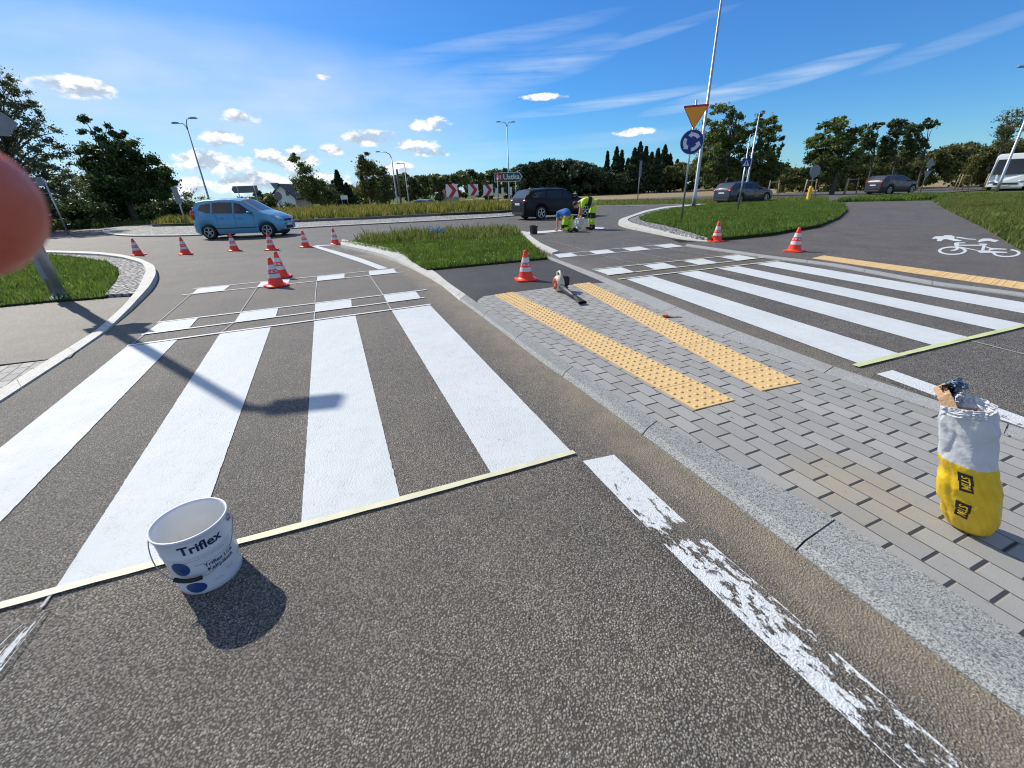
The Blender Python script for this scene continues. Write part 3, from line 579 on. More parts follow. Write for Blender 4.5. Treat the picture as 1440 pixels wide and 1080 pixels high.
mark('chalk_lines',[line2(a,b,.012) for a,b in (((271,413),(222,455)),((205,470),(186,486)),((362,405),(338,441)),((330,454),(311,469)),((445.5,396),(443,428)),((442.8,440),(442,452)),((519.8,388.3),(539.5,416.5)),((544,426.5),(551,437.5)),((886,354),(960,368)),((936.7,349.2),(1011.7,362)),((936,348),(880,337)),((839,358),(905,373.5)),((77,835),(60,857)),((1366,481),(1440,500)),((826,353),(770,338)))],0.0135,M['chalk'])
# old paint residue bottom left, edge lines on the far left arm
mark('edge_line',[[(437,346.8),(445,346),(480,355.5),(510,364.5),(546,378),(533,379.5),(505,369),(478,360),(455,352.5)],[(443,346.6),(443,345.4),(472,344.4),(472,345.4)],
 [(733,327),(788,323.5),(792,325.5),(738,330.5)],[(800,322),(812,320.5),(815,323),(803,325)],[(828,319.5),(850,320.4),(848,322.4),(827,322)]],0.012,M['paint'])
# worn longitudinal lines
def wornstrip(name,left,right,mat,wear):
    n=90; Lp=lap([G(*p) for p in left],n,150); Rp=lap([G(*p) for p in right],n,150); me=bpy.data.meshes.new(name); vs=[];uv=[];wr=[];fs=[]; L=0
    for i in range(n):
        if i: L+=(Lp[i]-Lp[i-1]).length
        for k in range(7):
            f=k/6; e=-0.25+1.5*f; p=Lp[i].lerp(Rp[i],e); wd=(Rp[i]-Lp[i]).length; vs.append((p.x,p.y,0.0062)); uv.append((L,(e-.5)*0.24)); wr.append(float(np.interp(i/(n-1),[q[0] for q in wear],[q[1] for q in wear])))
    for i in range(n-1):
        for k in range(6): fs.append((i*7+k,i*7+k+1,(i+1)*7+k+1,(i+1)*7+k))
    me.from_pydata(vs,[],fs); ul=me.uv_layers.new(name='UVMap')
    for lp in me.loops: ul.data[lp.index].uv=uv[lp.vertex_index]
    a=me.attributes.new('wear','FLOAT','POINT'); a.data.foreach_set('value',wr)
    P=np.array(vs)[:,:2]; d=segdist(P,kl); dd=np.clip(1-d/0.42,0,1)**0.8*0.95+0.10+np.clip(1-np.abs(d-1.3)/1.6,0,1)*0.12
    b=me.attributes.new('dust','FLOAT','POINT'); b.data.foreach_set('value',np.clip(dd,0,1).astype(np.float32))
    if me.polygons[0].normal.z<0:
        me.flip_normals()
    return setp(link(name,me,mat),kind='structure')
G1,G2=(G(950,738)-G(842,645)).length/(G(1355,1120)-G(842,645)).length,(G(982,760)-G(842,645)).length/(G(1355,1120)-G(842,645)).length
wornstrip('worn_line',[(817,650),(895,733),(972,810),(1031,868),(1104,938),(1186,1014),(1262,1085),(1310,1130)],[(866,640),(910,682),(956,724),(978,746),(1003,766),(1078,826),(1150,893),(1228,962),(1303,1026),(1400,1110)],M['worn_paint'],[(0,-.16),(.22,-.09),(G1-.05,.0),(G1,.12),((G1+G2)/2,.20),(G2,.04),(G2+.04,-.03),(.6,.03),(.75,.06),(.85,.07),(1,.07)])
wornstrip('worn_line',[(1231,527),(1324,562),(1440,604),(1560,645)],[(1256,521),(1340,551),(1440,587),(1560,630)],M['worn_paint_light'],[(0,0),(.6,.1),(1,.12)])
wornstrip('worn_line',[(-60,985),(0,905),(52,862)],[(-60,1030),(0,950),(70,858)],M['worn_paint'],[(0,.04),(1,.12)])
# bicycle symbol on the path
def Z(x,y): return (1300+x/10.286,320+y/10.286)
bike=[[(105,170),(150,140),(265,135),(290,122),(380,122),(440,145),(420,170),(510,195),(545,205),(490,212),(420,205),(310,180),(265,185),(235,212),(170,208),(185,180),(150,172),(120,178)],
 [(455,145),(520,150),(620,172),(740,178),(740,188),(620,184),(500,165),(455,158)],
 [(762,222),(790,190),(840,172),(960,172),(975,182),(1060,195),(1075,203),(1035,206),(1040,224),(960,215),(950,205),(880,208),(780,224)],
 [(420,240),(450,228),(580,228),(590,240),(500,243),(490,262),(490,330),(440,350),(380,350),(370,340),(430,330),(450,310),(430,280),(425,262)],
 [(490,262),(820,262),(840,270),(820,276),(490,278)],
 [(500,290),(560,300),(780,345),(760,352),(560,312),(500,302)],
 [(775,245),(900,248),(905,262),(880,268),(860,340),(810,348),(835,268),(790,258)],
 [(750,348),(860,345),(1190,368),(1190,382),(800,380),(770,366)],
 [(875,285),(960,310),(1180,322),(1180,334),(1000,332),(930,350),(910,345),(940,320),(880,300)]]
bk=[[Z(*p) for p in q] for q in bike]
def ring(cx,cy,rx,ry,th,a0=0,a1=360):
    out=[];n=28
    for i in range(n):
        u0=R(a0+(a1-a0)*i/n);u1=R(a0+(a1-a0)*(i+1)/n)
        out.append([Z(cx+rx*math.cos(u0),cy+ry*math.sin(u0)),Z(cx+rx*math.cos(u1),cy+ry*math.sin(u1)),Z(cx+(rx-th)*math.cos(u1),cy+(ry-th*.36)*math.sin(u1)),Z(cx+(rx-th)*math.cos(u0),cy+(ry-th*.36)*math.sin(u0))])
    return out
mark('bicycle_symbol',bk,0.021,M['paint']); mark('bicycle_symbol',ring(398,350,210,62,48)+ring(1180,385,205,60,48,-72,185),0.0215,M['paint'])
# ---- tactile tiles
def tmat():
    m,t,b=newmat('tactile_yellow'); p=pos(t); n=t.noise(p,3,5,.6).outputs[0]; f=t.noise(p,220,3,.6).outputs[0]
    c=t.mix(n,(0.60,0.40,0.17),(0.70,0.49,0.23)); c=t.mix(1.0,c,t.mix(f,(.8,.8,.8),(1.15,1.15,1.15)),'MULTIPLY'); c=t.mix(t.math('MULTIPLY',t.mr(t.noise(p,7,5,.7).outputs[0],.55,.8),.5),c,(0.25,0.19,0.12))
    t.set(b.inputs['Base Color'],c); b.inputs['Roughness'].default_value=.7; t.set(b.inputs['Normal'],t.bump(f,.2,.003)); M['tactile']=m
tmat(); M['joint']=simple('joint_dirt',(0.10,0.07,0.04),.9)
def tactile(a,b,c,d,tile,nd,z,seg=8,lab=None):
    """a-b far end, c-d near end (left,right); tiles with truncated domes"""
    a,b,c,d=[Vector((*p,0)) if len(p)==2 and abs(p[0])<60 else G(*p) for p in (a,b,c,d)]
    Lm=((a+b)/2-(c+d)/2).length; nt=max(1,round(Lm/tile)); mb=MB(); V=[];Fs=[]
    def at(u,v): return a.lerp(c,u).lerp(b.lerp(d,u),v)
    wd=(d-c).length; nv=nd
    dome=[(1.0,0.0),(0.86,0.0035),(0.62,0.0055),(0.0,0.0058)]
    ns=seg
    for i in range(nt):
        g=.003/Lm; u0,u1=i/nt+g,(i+1)/nt-g; q=[at(u0,0.01),at(u0,.99),at(u1,.99),at(u1,0.01)]
        mb.add([(p.x,p.y,z) for p in q]+[(p.x,p.y,z-.03) for p in q],[(3,2,1,0),(0,1,5,4),(1,2,6,5),(2,3,7,6),(3,0,4,7)])
        nu=max(3,round(Lm/nt/(wd/nv)))
        for j in range(nu):
            for k in range(nv):
                p=at(u0+(u1-u0)*(j+.5)/nu,(k+.5)/nv); r=.0165; bb=len(mb.v)
                for rr_,h in dome[:3]:
                    for s_ in range(ns): an=2*PI*s_/ns; mb.v.append((p.x+r*rr_*math.cos(an),p.y+r*rr_*math.sin(an),z+h*1.5+.0003))
                mb.v.append((p.x,p.y,z+.0088))
                for l in range(2):
                    for s_ in range(ns): mb.f.append((bb+l*ns+s_,bb+l*ns+(s_+1)%ns,bb+(l+1)*ns+(s_+1)%ns,bb+(l+1)*ns+s_)); mb.m.append(0); mb.sm.append(True)
                for s_ in range(ns): mb.f.append((bb+2*ns+s_,bb+2*ns+(s_+1)%ns,bb+3*ns)); mb.m.append(0); mb.sm.append(True)
    return setp(mb.build('tactile_paving',M['tactile']),kind='structure')
tactile((695,417.5),(722,413.2),(977,582),(1033,568),.36,5,.034)
tactile((806,402.5),(829,399.8),(1070,555),(1126,543.5),.36,5,.034)
tactile((1158,360.6),(1141.4,364.4),(1560,415.5),(1560,427),.36,5,.022,6)

# ================================================ VEGETATION
def blades(poly,n,h0,h1,wd,mat,name,z=0.05,label=None,cat=None,kind='stuff',clump=0.0,lean=.35,hfun=None,segs=1,seed=1,thin=None,spill=.03):
    rg=np.random.default_rng(seed); P=np.array([(p.x,p.y) for p in poly]); lo,hi=P.min(0),P.max(0); pts=np.zeros((0,2))
    while len(pts)<n:
        q=rg.uniform(lo,hi,(n*2,2))
        q=q[inpoly(q,P)]
        if thin is not None: q=q[rg.random(len(q))<thin(q)]
        pts=np.r_[pts,q]
    pts=pts[:n]
    if clump: 
        pts=pts+rg.normal(0,clump,pts.shape); pts=pts[inpoly(pts,P)]; n=len(pts)
    pts=pts+rg.normal(0,spill,pts.shape)
    h=rg.uniform(h0,h1,n)*rg.uniform(.6,1.1,n)
    # patches of taller growth
    pat=np.array([mnoise.noise(Vector((x*1.3,y*1.3,seed))) for x,y in pts]); h*=1+.5*pat
    if hfun is not None: h*=hfun(pts)
    a=rg.uniform(0,2*PI,n); dx=np.cos(a)*wd/2*rg.uniform(.6,1.5,n); dy=np.sin(a)*wd/2*rg.uniform(.6,1.5,n); la=rg.uniform(0,2*PI,n); ll=h*rg.uniform(0,lean*2,n)
    tx,ty=np.cos(la)*ll,np.sin(la)*ll; zz=np.full(n,z)
    b0=np.c_[pts[:,0]-dx,pts[:,1]-dy,zz]; b1=np.c_[pts[:,0]+dx,pts[:,1]+dy,zz]
    m1=np.c_[pts[:,0]+tx*.35+dx*.8,pts[:,1]+ty*.35+dy*.8,zz+h*.6]; m0=np.c_[pts[:,0]+tx*.35-dx*.8,pts[:,1]+ty*.35-dy*.8,zz+h*.6]
    tp=np.c_[pts[:,0]+tx,pts[:,1]+ty,zz+h*(1-.15*rg.random(n))]
    V=np.stack([b0,b1,m1,tp,m0],1).reshape(-1,3); F5=np.arange(n*5).reshape(n,5)
    o=npmesh(name,V,F5,M[mat]); setp(o,label,cat,kind=kind); return o
def leaflets(pts,size,mat,name,parent=None,seed=1,upbias=0.0,flat=1.0,kind=None,label=None,cat=None):
    """leaf-sized quads at given points"""
    rg=np.random.default_rng(seed); n=len(pts); a=rg.normal(0,1,(n,3)); a[:,2]+=upbias; a/=np.linalg.norm(a,axis=1)[:,None]
    r=rg.normal(0,1,(n,3)); u=np.cross(a,r); u/=np.linalg.norm(u,axis=1)[:,None]+1e-9; v=np.cross(a,u); s=size*rg.uniform(.5,1.4,n)[:,None]
    V=np.stack([pts-u*s,pts-v*s*.5*flat,pts+u*s,pts+v*s*.5*flat],1).reshape(-1,3); Fq=np.arange(n*4).reshape(n,4)
    o=npmesh(name,V,Fq,M[mat],parent); setp(o,label,cat,kind=kind); return o
def crown_points(blobs,n,rg,nsub=40,sub=.28,hollow=.55):
    """points gathered in many small clumps spread through the ellipsoids"""
    vol=np.array([b[3]*b[4]*b[5] for b in blobs]); vol=vol/vol.sum(); cents=[];out=[]
    for b,f in zip(blobs,vol):
        k=max(3,int(nsub*f)); d=rg.normal(0,1,(k,3)); d/=np.linalg.norm(d,axis=1)[:,None]; rad=rg.uniform(hollow,1.0,k)[:,None]; c=np.array(b[:3])+d*rad*np.array(b[3:6])
        R_=sub*(b[3]*b[4]*b[5])**(1/3)*rg.uniform(.6,1.35,k)
        for ci,ri in zip(c,R_):
            m_=max(8,int(n*f/k*(ri/np.mean(R_))**2)); q=rg.normal(0,1,(m_,3)); q/=np.linalg.norm(q,axis=1)[:,None]; q*=np.abs(rg.normal(0,.62,(m_,1)))+.12
            out.append(ci+q*np.array([ri*1.25,ri*1.25,ri*.85])); cents.append(ci)
    return np.concatenate(out),cents
def tree(name,label,loc,blobs,th,tr,n=9000,leaf=.12,mat='lf_right',bark='bark',nsub=60,sub=.28,seed=1,cat='tree',group=None,lean=(0,0),hollow=.5,up=0.2,limbs=26,stems=1):
    """trunk, limbs that reach the clumps, and a crown of leaf clumps; blobs are local ellipsoids (x,y,z,rx,ry,rz)"""
    rg=np.random.default_rng(seed); rt=empty(name,loc,0,label=label,cat=cat,group=group)
    pts,cents=crown_points(blobs,n,rg,nsub,sub,hollow)
    hb=max(blobs,key=lambda q:q[2]); lean=(hb[0],hb[1]); th=hb[2]; mb=MB(); top=Vector((lean[0],lean[1],th))
    tp=[Vector((0,0,-.3))]+[Vector((lean[0]*f*f+.12*math.sin(f*5+seed)*tr*2,lean[1]*f*f,th*f)) for f in (.12,.3,.5,.7,.85,1)]
    mb.tube(tp,[tr*1.35,tr*1.05,tr*.85,tr*.7,tr*.5,tr*.35,tr*.12],9)
    pick=rg.permutation(len(cents))[:limbs]
    for i in pick:
        c=Vector(cents[i]); f=min(.97,max(.15,(c.z*.62)/th)); k=f*(len(tp)-2)+1; i0=min(len(tp)-2,int(k)); s=tp[i0].lerp(tp[i0+1],k-i0); mid=s.lerp(c,.5)+Vector((rg.normal()*.1,rg.normal()*.1,(c-s).length*.12)); r0=tr*.38*(1-f*.5)
        mb.tube([s,mid,c],[r0,r0*.6,r0*.15],6,cap=False)
    mb.build('trunk',M[bark],rt)
    leaflets(pts.astype(np.float32),leaf,mat,'crown',rt,seed,up)
    return rt
def conifer(name,label,loc,H,W,n=2500,leaf=.3,mat='lf_spruce',seed=1,group=None,cat='tree'):
    rg=np.random.default_rng(seed); rt=empty(name,loc,0,label=label,cat=cat,group=group); MB().tube([(0,0,-.3),(0,0,H*.5),(0,0,H*.97)],[H*.018,H*.012,H*.003],7).build('trunk',M['bark'],rt)
    f=rg.uniform(.06,1,n)**.8; lay=np.floor(f*H/ (H*.055)); r=(1-f)**.85*W/2*(.55+.45*rg.random(n)**.4)*(1+.25*np.sin(lay*2.4)); a=rg.uniform(0,2*PI,n)+.0; a=np.round(a*3.2+lay)/3.2+rg.normal(0,.14,n)
    P=np.c_[r*np.cos(a),r*np.sin(a),f*H-r*.22+rg.normal(0,H*.008,n)]; leaflets(P,leaf,mat,'crown',rt,seed,.6); return rt
# near grass
def hf_back(p): return 1+0*p[:,0]
blades(bed,52000,.05,.12,.011,'grass','grass',.055,'bright green clover and grass on the island between the two zebra crossings','grass',seed=3)
bedc=[G(*p) for p in [(500,343),(540,336),(600,331),(660,328),(722,327),(736,335),(700,340),(640,341),(560,345),(520,347)]]
blades(bedc,5200,.18,.42,.013,'grass_dry','weeds',.05,'tall wispy weeds along the back edge of the island grass','weeds',seed=4,lean=.3)
blades(lbed,42000,.05,.13,.013,'grass','grass',.045,'green grass in the left corner bed at the foot of the grey column','grass',seed=5)
blades(rbed,95000,.07,.17,.016,'grass','grass',.09,'green grass mound carrying the roundabout sign on the right','grass',seed=6)
blades(rr,110000,.06,.2,.02,'grass_dry','grass',.02,'rough grass bank at the right edge beside the cycle path','grass',seed=7)
# clover heads scattered in the island grass
def flowers(poly,n,name,lab,z,seed):
    rg=np.random.default_rng(seed); P=np.array([(p.x,p.y) for p in poly]); q=rg.uniform(P.min(0),P.max(0),(n*3,2)); q=q[inpoly(q,P)][:n]
    pts=np.c_[q,z+rg.uniform(.05,.13,len(q))]; leaflets(pts,.011,'clover',name,None,seed,kind='stuff',label=lab,cat='flowers',flat=2)
leafmat('clover',(0.5,0.52,0.45),(0.7,0.7,0.62),.2)
flowers(bed,420,'clover_flowers','small white clover heads in the island grass',.05,8); flowers(rbed,500,'clover_flowers','small white clover heads in the grass mound on the right',.1,9); flowers(lbed,200,'clover_flowers','small white clover heads in the left corner grass',.05,10)
# weedy roundabout island
islP=[Vector((p.x,p.y,0)) for p in isl]
blades(islP,60000,.15,.62,.045,'weeds','weeds',.18,'yellow-green and brown weeds covering the roundabout island','weeds',seed=11,lean=.25)
# verges beyond
vg=[G(830,289),G(1000,286.3),G(1165,283.5),G(1165,277),G(1000,280),G(840,282)]
blades(vg,26000,.08,.25,.04,'grass_dry','grass',-.04,'green verge strip between the far road and the stubble field','grass',seed=12)
vg2=[G(1170,284),G(1330,279.5),G(1400,275),G(1300,274.5),G(1200,279)]
blades(vg2,16000,.08,.28,.05,'grass','grass',.0,'green verge strip between the cycle path and the far right road','grass',seed=13)
vl=[G(-60,350),G(0,330),G(60,324.5),G(150,319.5),G(250,315.5),G(265,308),G(100,308),G(-100,318)]
blades(vl,26000,.15,.5,.06,'grass_dry','grass',-.04,'shaded verge grass under the trees on the left','grass',seed=14)

# --- single trees (positions from the photograph, each at its own distance)
def PB(base,Y,L):
    out=[]
    for (px,py,rx,ry) in L:
        c=A(px,py,Y)-base; out.append((c.x,RNG.uniform(-.6,.6),c.z,abs(A(px+rx,py,Y).x-A(px,py,Y).x),.9*abs(A(px+rx,py,Y).x-A(px,py,Y).x)+.2,abs(A(px,py-ry,Y).z-A(px,py,Y).z)))
    return out
def at_base(px,Y,dz=0): p=A(px,300,Y); return Vector((p.x,Y,gz(p.x,Y)-.05+dz))
def span(px,py,Y): return A(px,py,Y)
B=at_base(45,30)
tree('willow_tree','tall airy willow-like tree with drooping twigs at the far left edge',B,PB(B,30,[(-25,120,45,45),(5,135,30,40),(22,175,42,38),(60,205,34,34),(82,235,26,24),(40,250,60,34),(-30,190,50,60),(70,262,34,20)]),9.5,.22,24000,.08,'lf_birch','bark',260,.17,21,lean=(-2.6,0),limbs=70,up=0)
B=at_base(188,37)
tree('oak_tree','broad dark leafy tree leaning left behind the roundabout at the left',B,PB(B,37,[(134,180,14,16),(150,190,16,18),(140,215,26,22),(172,212,26,22),(150,242,34,20),(200,235,26,20),(222,250,20,14),(175,265,55,18),(130,262,20,16),(205,270,34,14)]),6.6,.2,46000,.12,'lf_oak','bark',250,.25,22,lean=(-1.0,0),limbs=60)
for i,(px,Y,hh,ww,lab,mt) in enumerate(((80,33,2.6,7,'dark bush below the willow at the far left','lf_dark'),(150,38,2.4,8,'dark bush at the foot of the leaning oak','lf_oak'),(232,44,2.0,7,'low dark bush right of the oak, behind the grey sign post','lf_dark'),(15,30,3.2,7,'large dark bush at the left frame edge, mostly behind the fingertip','lf_dark'),(262,60,2.6,8,'distant bush between the oak and the blue car','lf_hedge'))):
    tree('bush',lab,at_base(px,Y),[(0,0,hh*.5,ww*.5,1.6,hh*.55),(ww*.2,0,hh*.4,ww*.3,1.6,hh*.5),(-ww*.25,0,hh*.45,ww*.3,1.4,hh*.5)],hh*.7,.06,7000,.13,mt,'bark',70,.3,40+i,cat='bush',limbs=8,hollow=.1)
# left-centre, beyond the roundabout
tree('birch_tree','slim pale-trunked birch beside the white gabled house',at_base(441,85,0),[(0,0,4.5,2.2,2,3.2),(-.6,0,7.6,1.2,1.2,2.4),(1.2,0,3.6,2.0,2,2.2)],9,.16,9000,.2,'lf_right','bark_birch',60,.3,51,limbs=14)
tree('bush','rounded shrub just right of the birch near the house',at_base(465,88,0),[(0,0,2.6,2.6,2,2.2)],3,.1,4000,.2,'lf_dark','bark',30,.3,52,cat='bush',limbs=4,hollow=.1)
conifer('spruce_tree','dark pointed spruce left of the side road',at_base(484,95),7.4,5.0,3800,.32,'lf_spruce',53); conifer('spruce_tree','smaller dark spruce touching the pointed one on its right',at_base(494,97),5.2,4.6,3000,.32,'lf_spruce',54); conifer('spruce_tree','smaller dark spruce touching the pointed one on its left',at_base(476,96),5.6,3.4,2400,.32,'lf_spruce',60)
tree('birch_tree','tall yellow-green birch at the right side of the side road',at_base(523,90),[(0,0,6.4,1.9,1.6,2.6),(.2,0,8.8,1.0,1,1.9),(0,0,3.8,2.4,2,2.0)],9.6,.2,11000,.2,'lf_hedge','bark_birch',70,.3,55,limbs=14)
tree('pine_tree','dark narrow pine right beside the tall birch',at_base(540,96),[(0,0,5.4,1.9,1.6,2.8),(.6,0,3,2.2,2,1.8)],8,.2,8000,.22,'lf_dark','bark',50,.3,56,limbs=10)
tree('bush','low bush left of the gabled house behind the grey arrow sign',at_base(380,75),[(0,0,1.4,2.2,2,1.4),(-3,0,1.2,2.6,2,1.2)],2,.1,5000,.2,'lf_hedge','bark',30,.3,57,cat='bush',limbs=4,hollow=.1)
tree('bush','low bush in front of the gabled house',at_base(404,62),[(0,0,.5,1.6,1.2,.6)],.8,.06,2600,.16,'lf_hedge','bark',30,.3,58,cat='bush',limbs=4,hollow=.1)
# right side
B=at_base(1010,52)
tree('maple_tree','largest bushy green tree on the right behind the blue roundabout sign',B,PB(B,52,[(1012,162,20,18),(1034,160,14,14),(1000,185,22,20),(1030,190,28,22),(1010,215,34,22),(1045,222,20,20),(1000,240,30,18),(1030,248,34,14)]),8.5,.26,34000,.12,'lf_right','bark',230,.2,61,lean=(.3,0),limbs=60)
tree('maple_tree','wind-bent tree right of the largest one, crown leaning right',at_base(1058,50),PB(at_base(1058,50),50,[(1064,172,12,14),(1082,178,14,14),(1096,190,10,16),(1072,198,16,16),(1090,212,12,12),(1066,225,22,14),(1080,240,24,14)]),7.5,.18,20000,.12,'lf_right','bark',170,.2,62,lean=(1.4,0),limbs=50)
tree('alder_tree','broad tree with bare lower trunk right of the round sign on its yellow bollard',at_base(1162,46),PB(at_base(1162,46),46,[(1158,186,14,14),(1176,178,14,12),(1194,188,14,12),(1148,205,14,14),(1172,202,22,14),(1190,210,18,14),(1158,224,24,14),(1180,232,24,14),(1150,242,20,12)]),7.0,.2,30000,.12,'lf_right','bark',150,.25,63,lean=(.6,0),limbs=50)
for i,(px,Y,H_,ln,lab) in enumerate(((1214,52,7.0,.8,'slimmest of the three wind-bent trees, next to the alder'),(1246,52,7.6,1.1,'middle one of the three wind-bent trees rising above the hedge'),(1283,52,7.2,1.9,'right one of the three wind-bent trees, crown swept furthest'))):
    bw=at_base(px-6,Y); tree('windswept_tree',lab,bw,PB(bw,Y,[(q[0],q[1],q[2]*1.25,q[3]*1.2) for q in ([(1213,214,9,16),(1219,195,8,12),(1226,183,8,8),(1235,176,6,4)],[(1246,214,9,16),(1250,194,8,12),(1255,178,9,8),(1266,174,8,4),(1264,186,6,4)],[(1284,212,10,12),(1280,194,8,10),(1290,180,10,7),(1304,174,10,5),(1304,196,9,4),(1296,206,10,5)])[i]]),H_*.95,.10,11000,.11,'lf_dark','bark',120,.22,70+i,lean=(ln,0),limbs=34,group='wind-bent trees above the hedge')
tree('ash_tree','thin half-bare tree standing before the hedge left of the bus',at_base(1372,47),[(0,0,5.9,1.2,1.1,1.3),(0,0,4.6,.9,.9,1.0)],7,.12,2600,.09,'lf_hedge','bark',60,.3,75,lean=(.9,0),limbs=46)
tree('young_tree','small yellow-green sapling before the hedge',at_base(1340,45),[(0,0,1.9,.5,.5,1.5)],3,.05,1800,.09,'lf_yellow','bark',20,.4,76,limbs=8)
# hedge and woods as masses
def wood(name,label,outline,Y0,Y1,n,leaf,mat,seed,base=-1.5,cat='woodland',bumps=.9):
    """far wood: leaf clumps fill a band between the outline of treetops and the ground, over its real depth"""
    rg=np.random.default_rng(seed); xs_=[o_[0] for o_ in outline]; pts=[]; k=int(n/90)
    for i in range(k):
        f=rg.random(); px=xs_[0]+(xs_[-1]-xs_[0])*f; yt=np.interp(px,xs_,[o_[1] for o_ in outline]); Y=Y0+(Y1-Y0)*rg.random()**1.5; tp=A(px,yt,Y0); x=tp.x*Y/Y0; bz=gz(x,Y)-.2
        h=max(.6,(tp.z-HC)*Y/Y0+HC-bz)*rg.uniform(.86,1.04); zz=bz+h*(rg.random()**.55); r=max(.35,h*.13)*rg.uniform(.6,1.3); zz=min(zz,bz+h-r*.5)
        q=rg.normal(0,1,(90,3)); q/=np.linalg.norm(q,axis=1)[:,None]; q*=rg.uniform(.5,1.05,(90,1)); pts.append(np.array([x,Y,zz])+q*np.array([r*1.3,r*1.3,r]))
    o=leaflets(np.concatenate(pts),leaf,mat,name,None,seed,.3,kind='stuff',label=label,cat=cat); return o
wood('woodland','dark distant wood running behind the chevron signs',[(430,262),(500,262),(530,252),(560,246),(590,246),(640,246),(660,240),(690,242),(735,236),(780,228),(820,230),(850,238)],125,165,52000,.55,'lf_dark',81)
wood('woodland','dark rounded wood left of the spruces beyond the stubble field',[(728,238),(745,231),(780,227),(815,229),(840,236),(856,245),(880,250)],110,150,40000,.5,'lf_spruce',82)
wood('woodland','bushy wood edge behind the roundabout sign on the right',[(860,246),(900,238),(940,232),(985,232),(1020,228),(1060,232),(1110,236),(1150,240),(1200,244)],118,150,70000,.5,'lf_hedge',83)
wood('hedge','tall brown-green hedge behind the parked dark car and the bus',[(1100,240),(1150,238),(1200,226),(1240,220),(1290,218),(1320,210),(1345,205),(1400,203),(1440,198),(1520,190)],62,76,70000,.22,'lf_hedge',84,cat='hedge')
wood('woodland','low distant wood on the left horizon behind the sign posts',[(-150,275),(100,288),(250,284),(290,286),(340,276),(360,270),(400,272),(440,272)],115,150,26000,.5,'lf_dark',85)
rg0=random.Random(7)
for i,px in enumerate((862,869,878,886,893,901,909,917,926,934,944,850)):
    Y=122+rg0.uniform(-5,12); yt=(207,212,224,209,201,207,215,210,205,218,225,214)[i]; b=at_base(px,Y); h=A(px,yt,Y).z-b.z
    conifer('spruce_tree',['tall dark spruce at the left end of the spruce group','spruce second from the left in the spruce group','short spruce third from the left in the spruce group','narrow spruce fourth from the left in the group','highest spruce in the middle of the group','spruce just right of the highest one','spruce seventh from the left, of middling height','spruce left of the pair nearest the blue sign','tall spruce close left of the blue roundabout sign pole','spruce directly behind the blue roundabout sign','last low spruce at the right end of the group','thin bent spruce standing apart at the left of the group'][i],b,h,(5.6+rg0.uniform(-1.2,1.6)) if i<11 else 3.2,2600,.38,'lf_spruce',90+i,'dark spruces beyond the field')

# ================================================ SIGNS AND POLES
def pole(pts,r,mat='galv',n=10,parent=None,name='pole'): return MB().tube(pts,r,n).build(name,M[mat],parent)
def plate_frame(c,face,up=Vector((0,0,1))):
    face=Vector(face).normalized(); x=up.cross(face).normalized(); return x,up,face   # x = to the right as seen from the front
def flat(name,pts2,c,fr,th,mat,parent,off=0.0):
    x,u,f=fr; mb=MB(); P=[Vector(c)+x*a+u*b+f*off for a,b in pts2]; mb.prism(P,-f*th); me=mb.mesh(name); bm=bmesh.new(); bm.from_mesh(me); bmesh.ops.recalc_face_normals(bm,faces=bm.faces[:]); bm.to_mesh(me); bm.free(); return link(name,me,mat,parent)
def circ(r,n=32,cx=0,cy=0): return [(cx+r*math.cos(2*PI*i/n),cy+r*math.sin(2*PI*i/n)) for i in range(n)]
def roundpoly(P,r,n=5):
    out=[]; k=len(P)
    for i in range(k):
        p=Vector(P[i]); a=Vector(P[i-1]); b=Vector(P[(i+1)%k]); d1=(a-p).normalized(); d2=(b-p).normalized()
        for j in range(n+1):
            f=j/n; q=p+d1*r*(1-f)**2+d2*r*f**2; out.append((q.x,q.y))
    return out
def signtext(s,size,c,fr,mat,parent,off,bold=.0,name='lettering',sx=1.0):
    V_,F_=text_geo(s,size,bold); x,u,f=fr; vs=[Vector(c)+x*v.x*sx+u*v.y+f*off for v in V_]; mb=MB(); mb.add(vs,F_); return mb.build(name,mat,parent)
# main roundabout sign on the right mound
b=G(958,311,.10); rt=empty('roundabout_sign',(0,0,0),label='orange yield triangle above a round blue roundabout sign on the grass mound',cat='road sign')
S_=b.y; tri=A(976,161,S_); dsk=A(970.5,200,S_); zt=A(982,143,S_).z
pole([(b.x,b.y,0),(b.x,b.y,tri.z+.45)],.034,'galv',10,rt)
fr=plate_frame(0,Vector((-.33,-.94,0))); off=Vector((0,-.06,0)); top=Vector((b.x,b.y,0))+off
zd=A(970,200,S_).z; rd=(A(970,183,S_).z-A(970,219,S_).z)/2*.98; ht3=(A(978,146,S_).z-A(974,181,S_).z)
cz=zd; tz=cz+rd+ht3*.36
side=ht3*1.155
T=roundpoly([(-side/2,ht3*.62),(0,-ht3*.38),(side/2,ht3*.62)],.07)
sc_=lambda k,P:[(a*k,b_*k+0.0) for a,b_ in P]
c0=top+Vector((0,0,tz)); flat('triangle_border',T,c0,fr,.015,M['rsign'],rt); flat('triangle_plate',sc_(.86,T),c0,fr,.01,M['ysign'],rt,.004)
c0=top+Vector((0,0,cz)); flat('round_rim',circ(rd),c0,fr,.015,M['wsign'],rt); dk=flat('round_plate',circ(rd*.965),c0,fr,.01,M['bsign'],rt,.004)
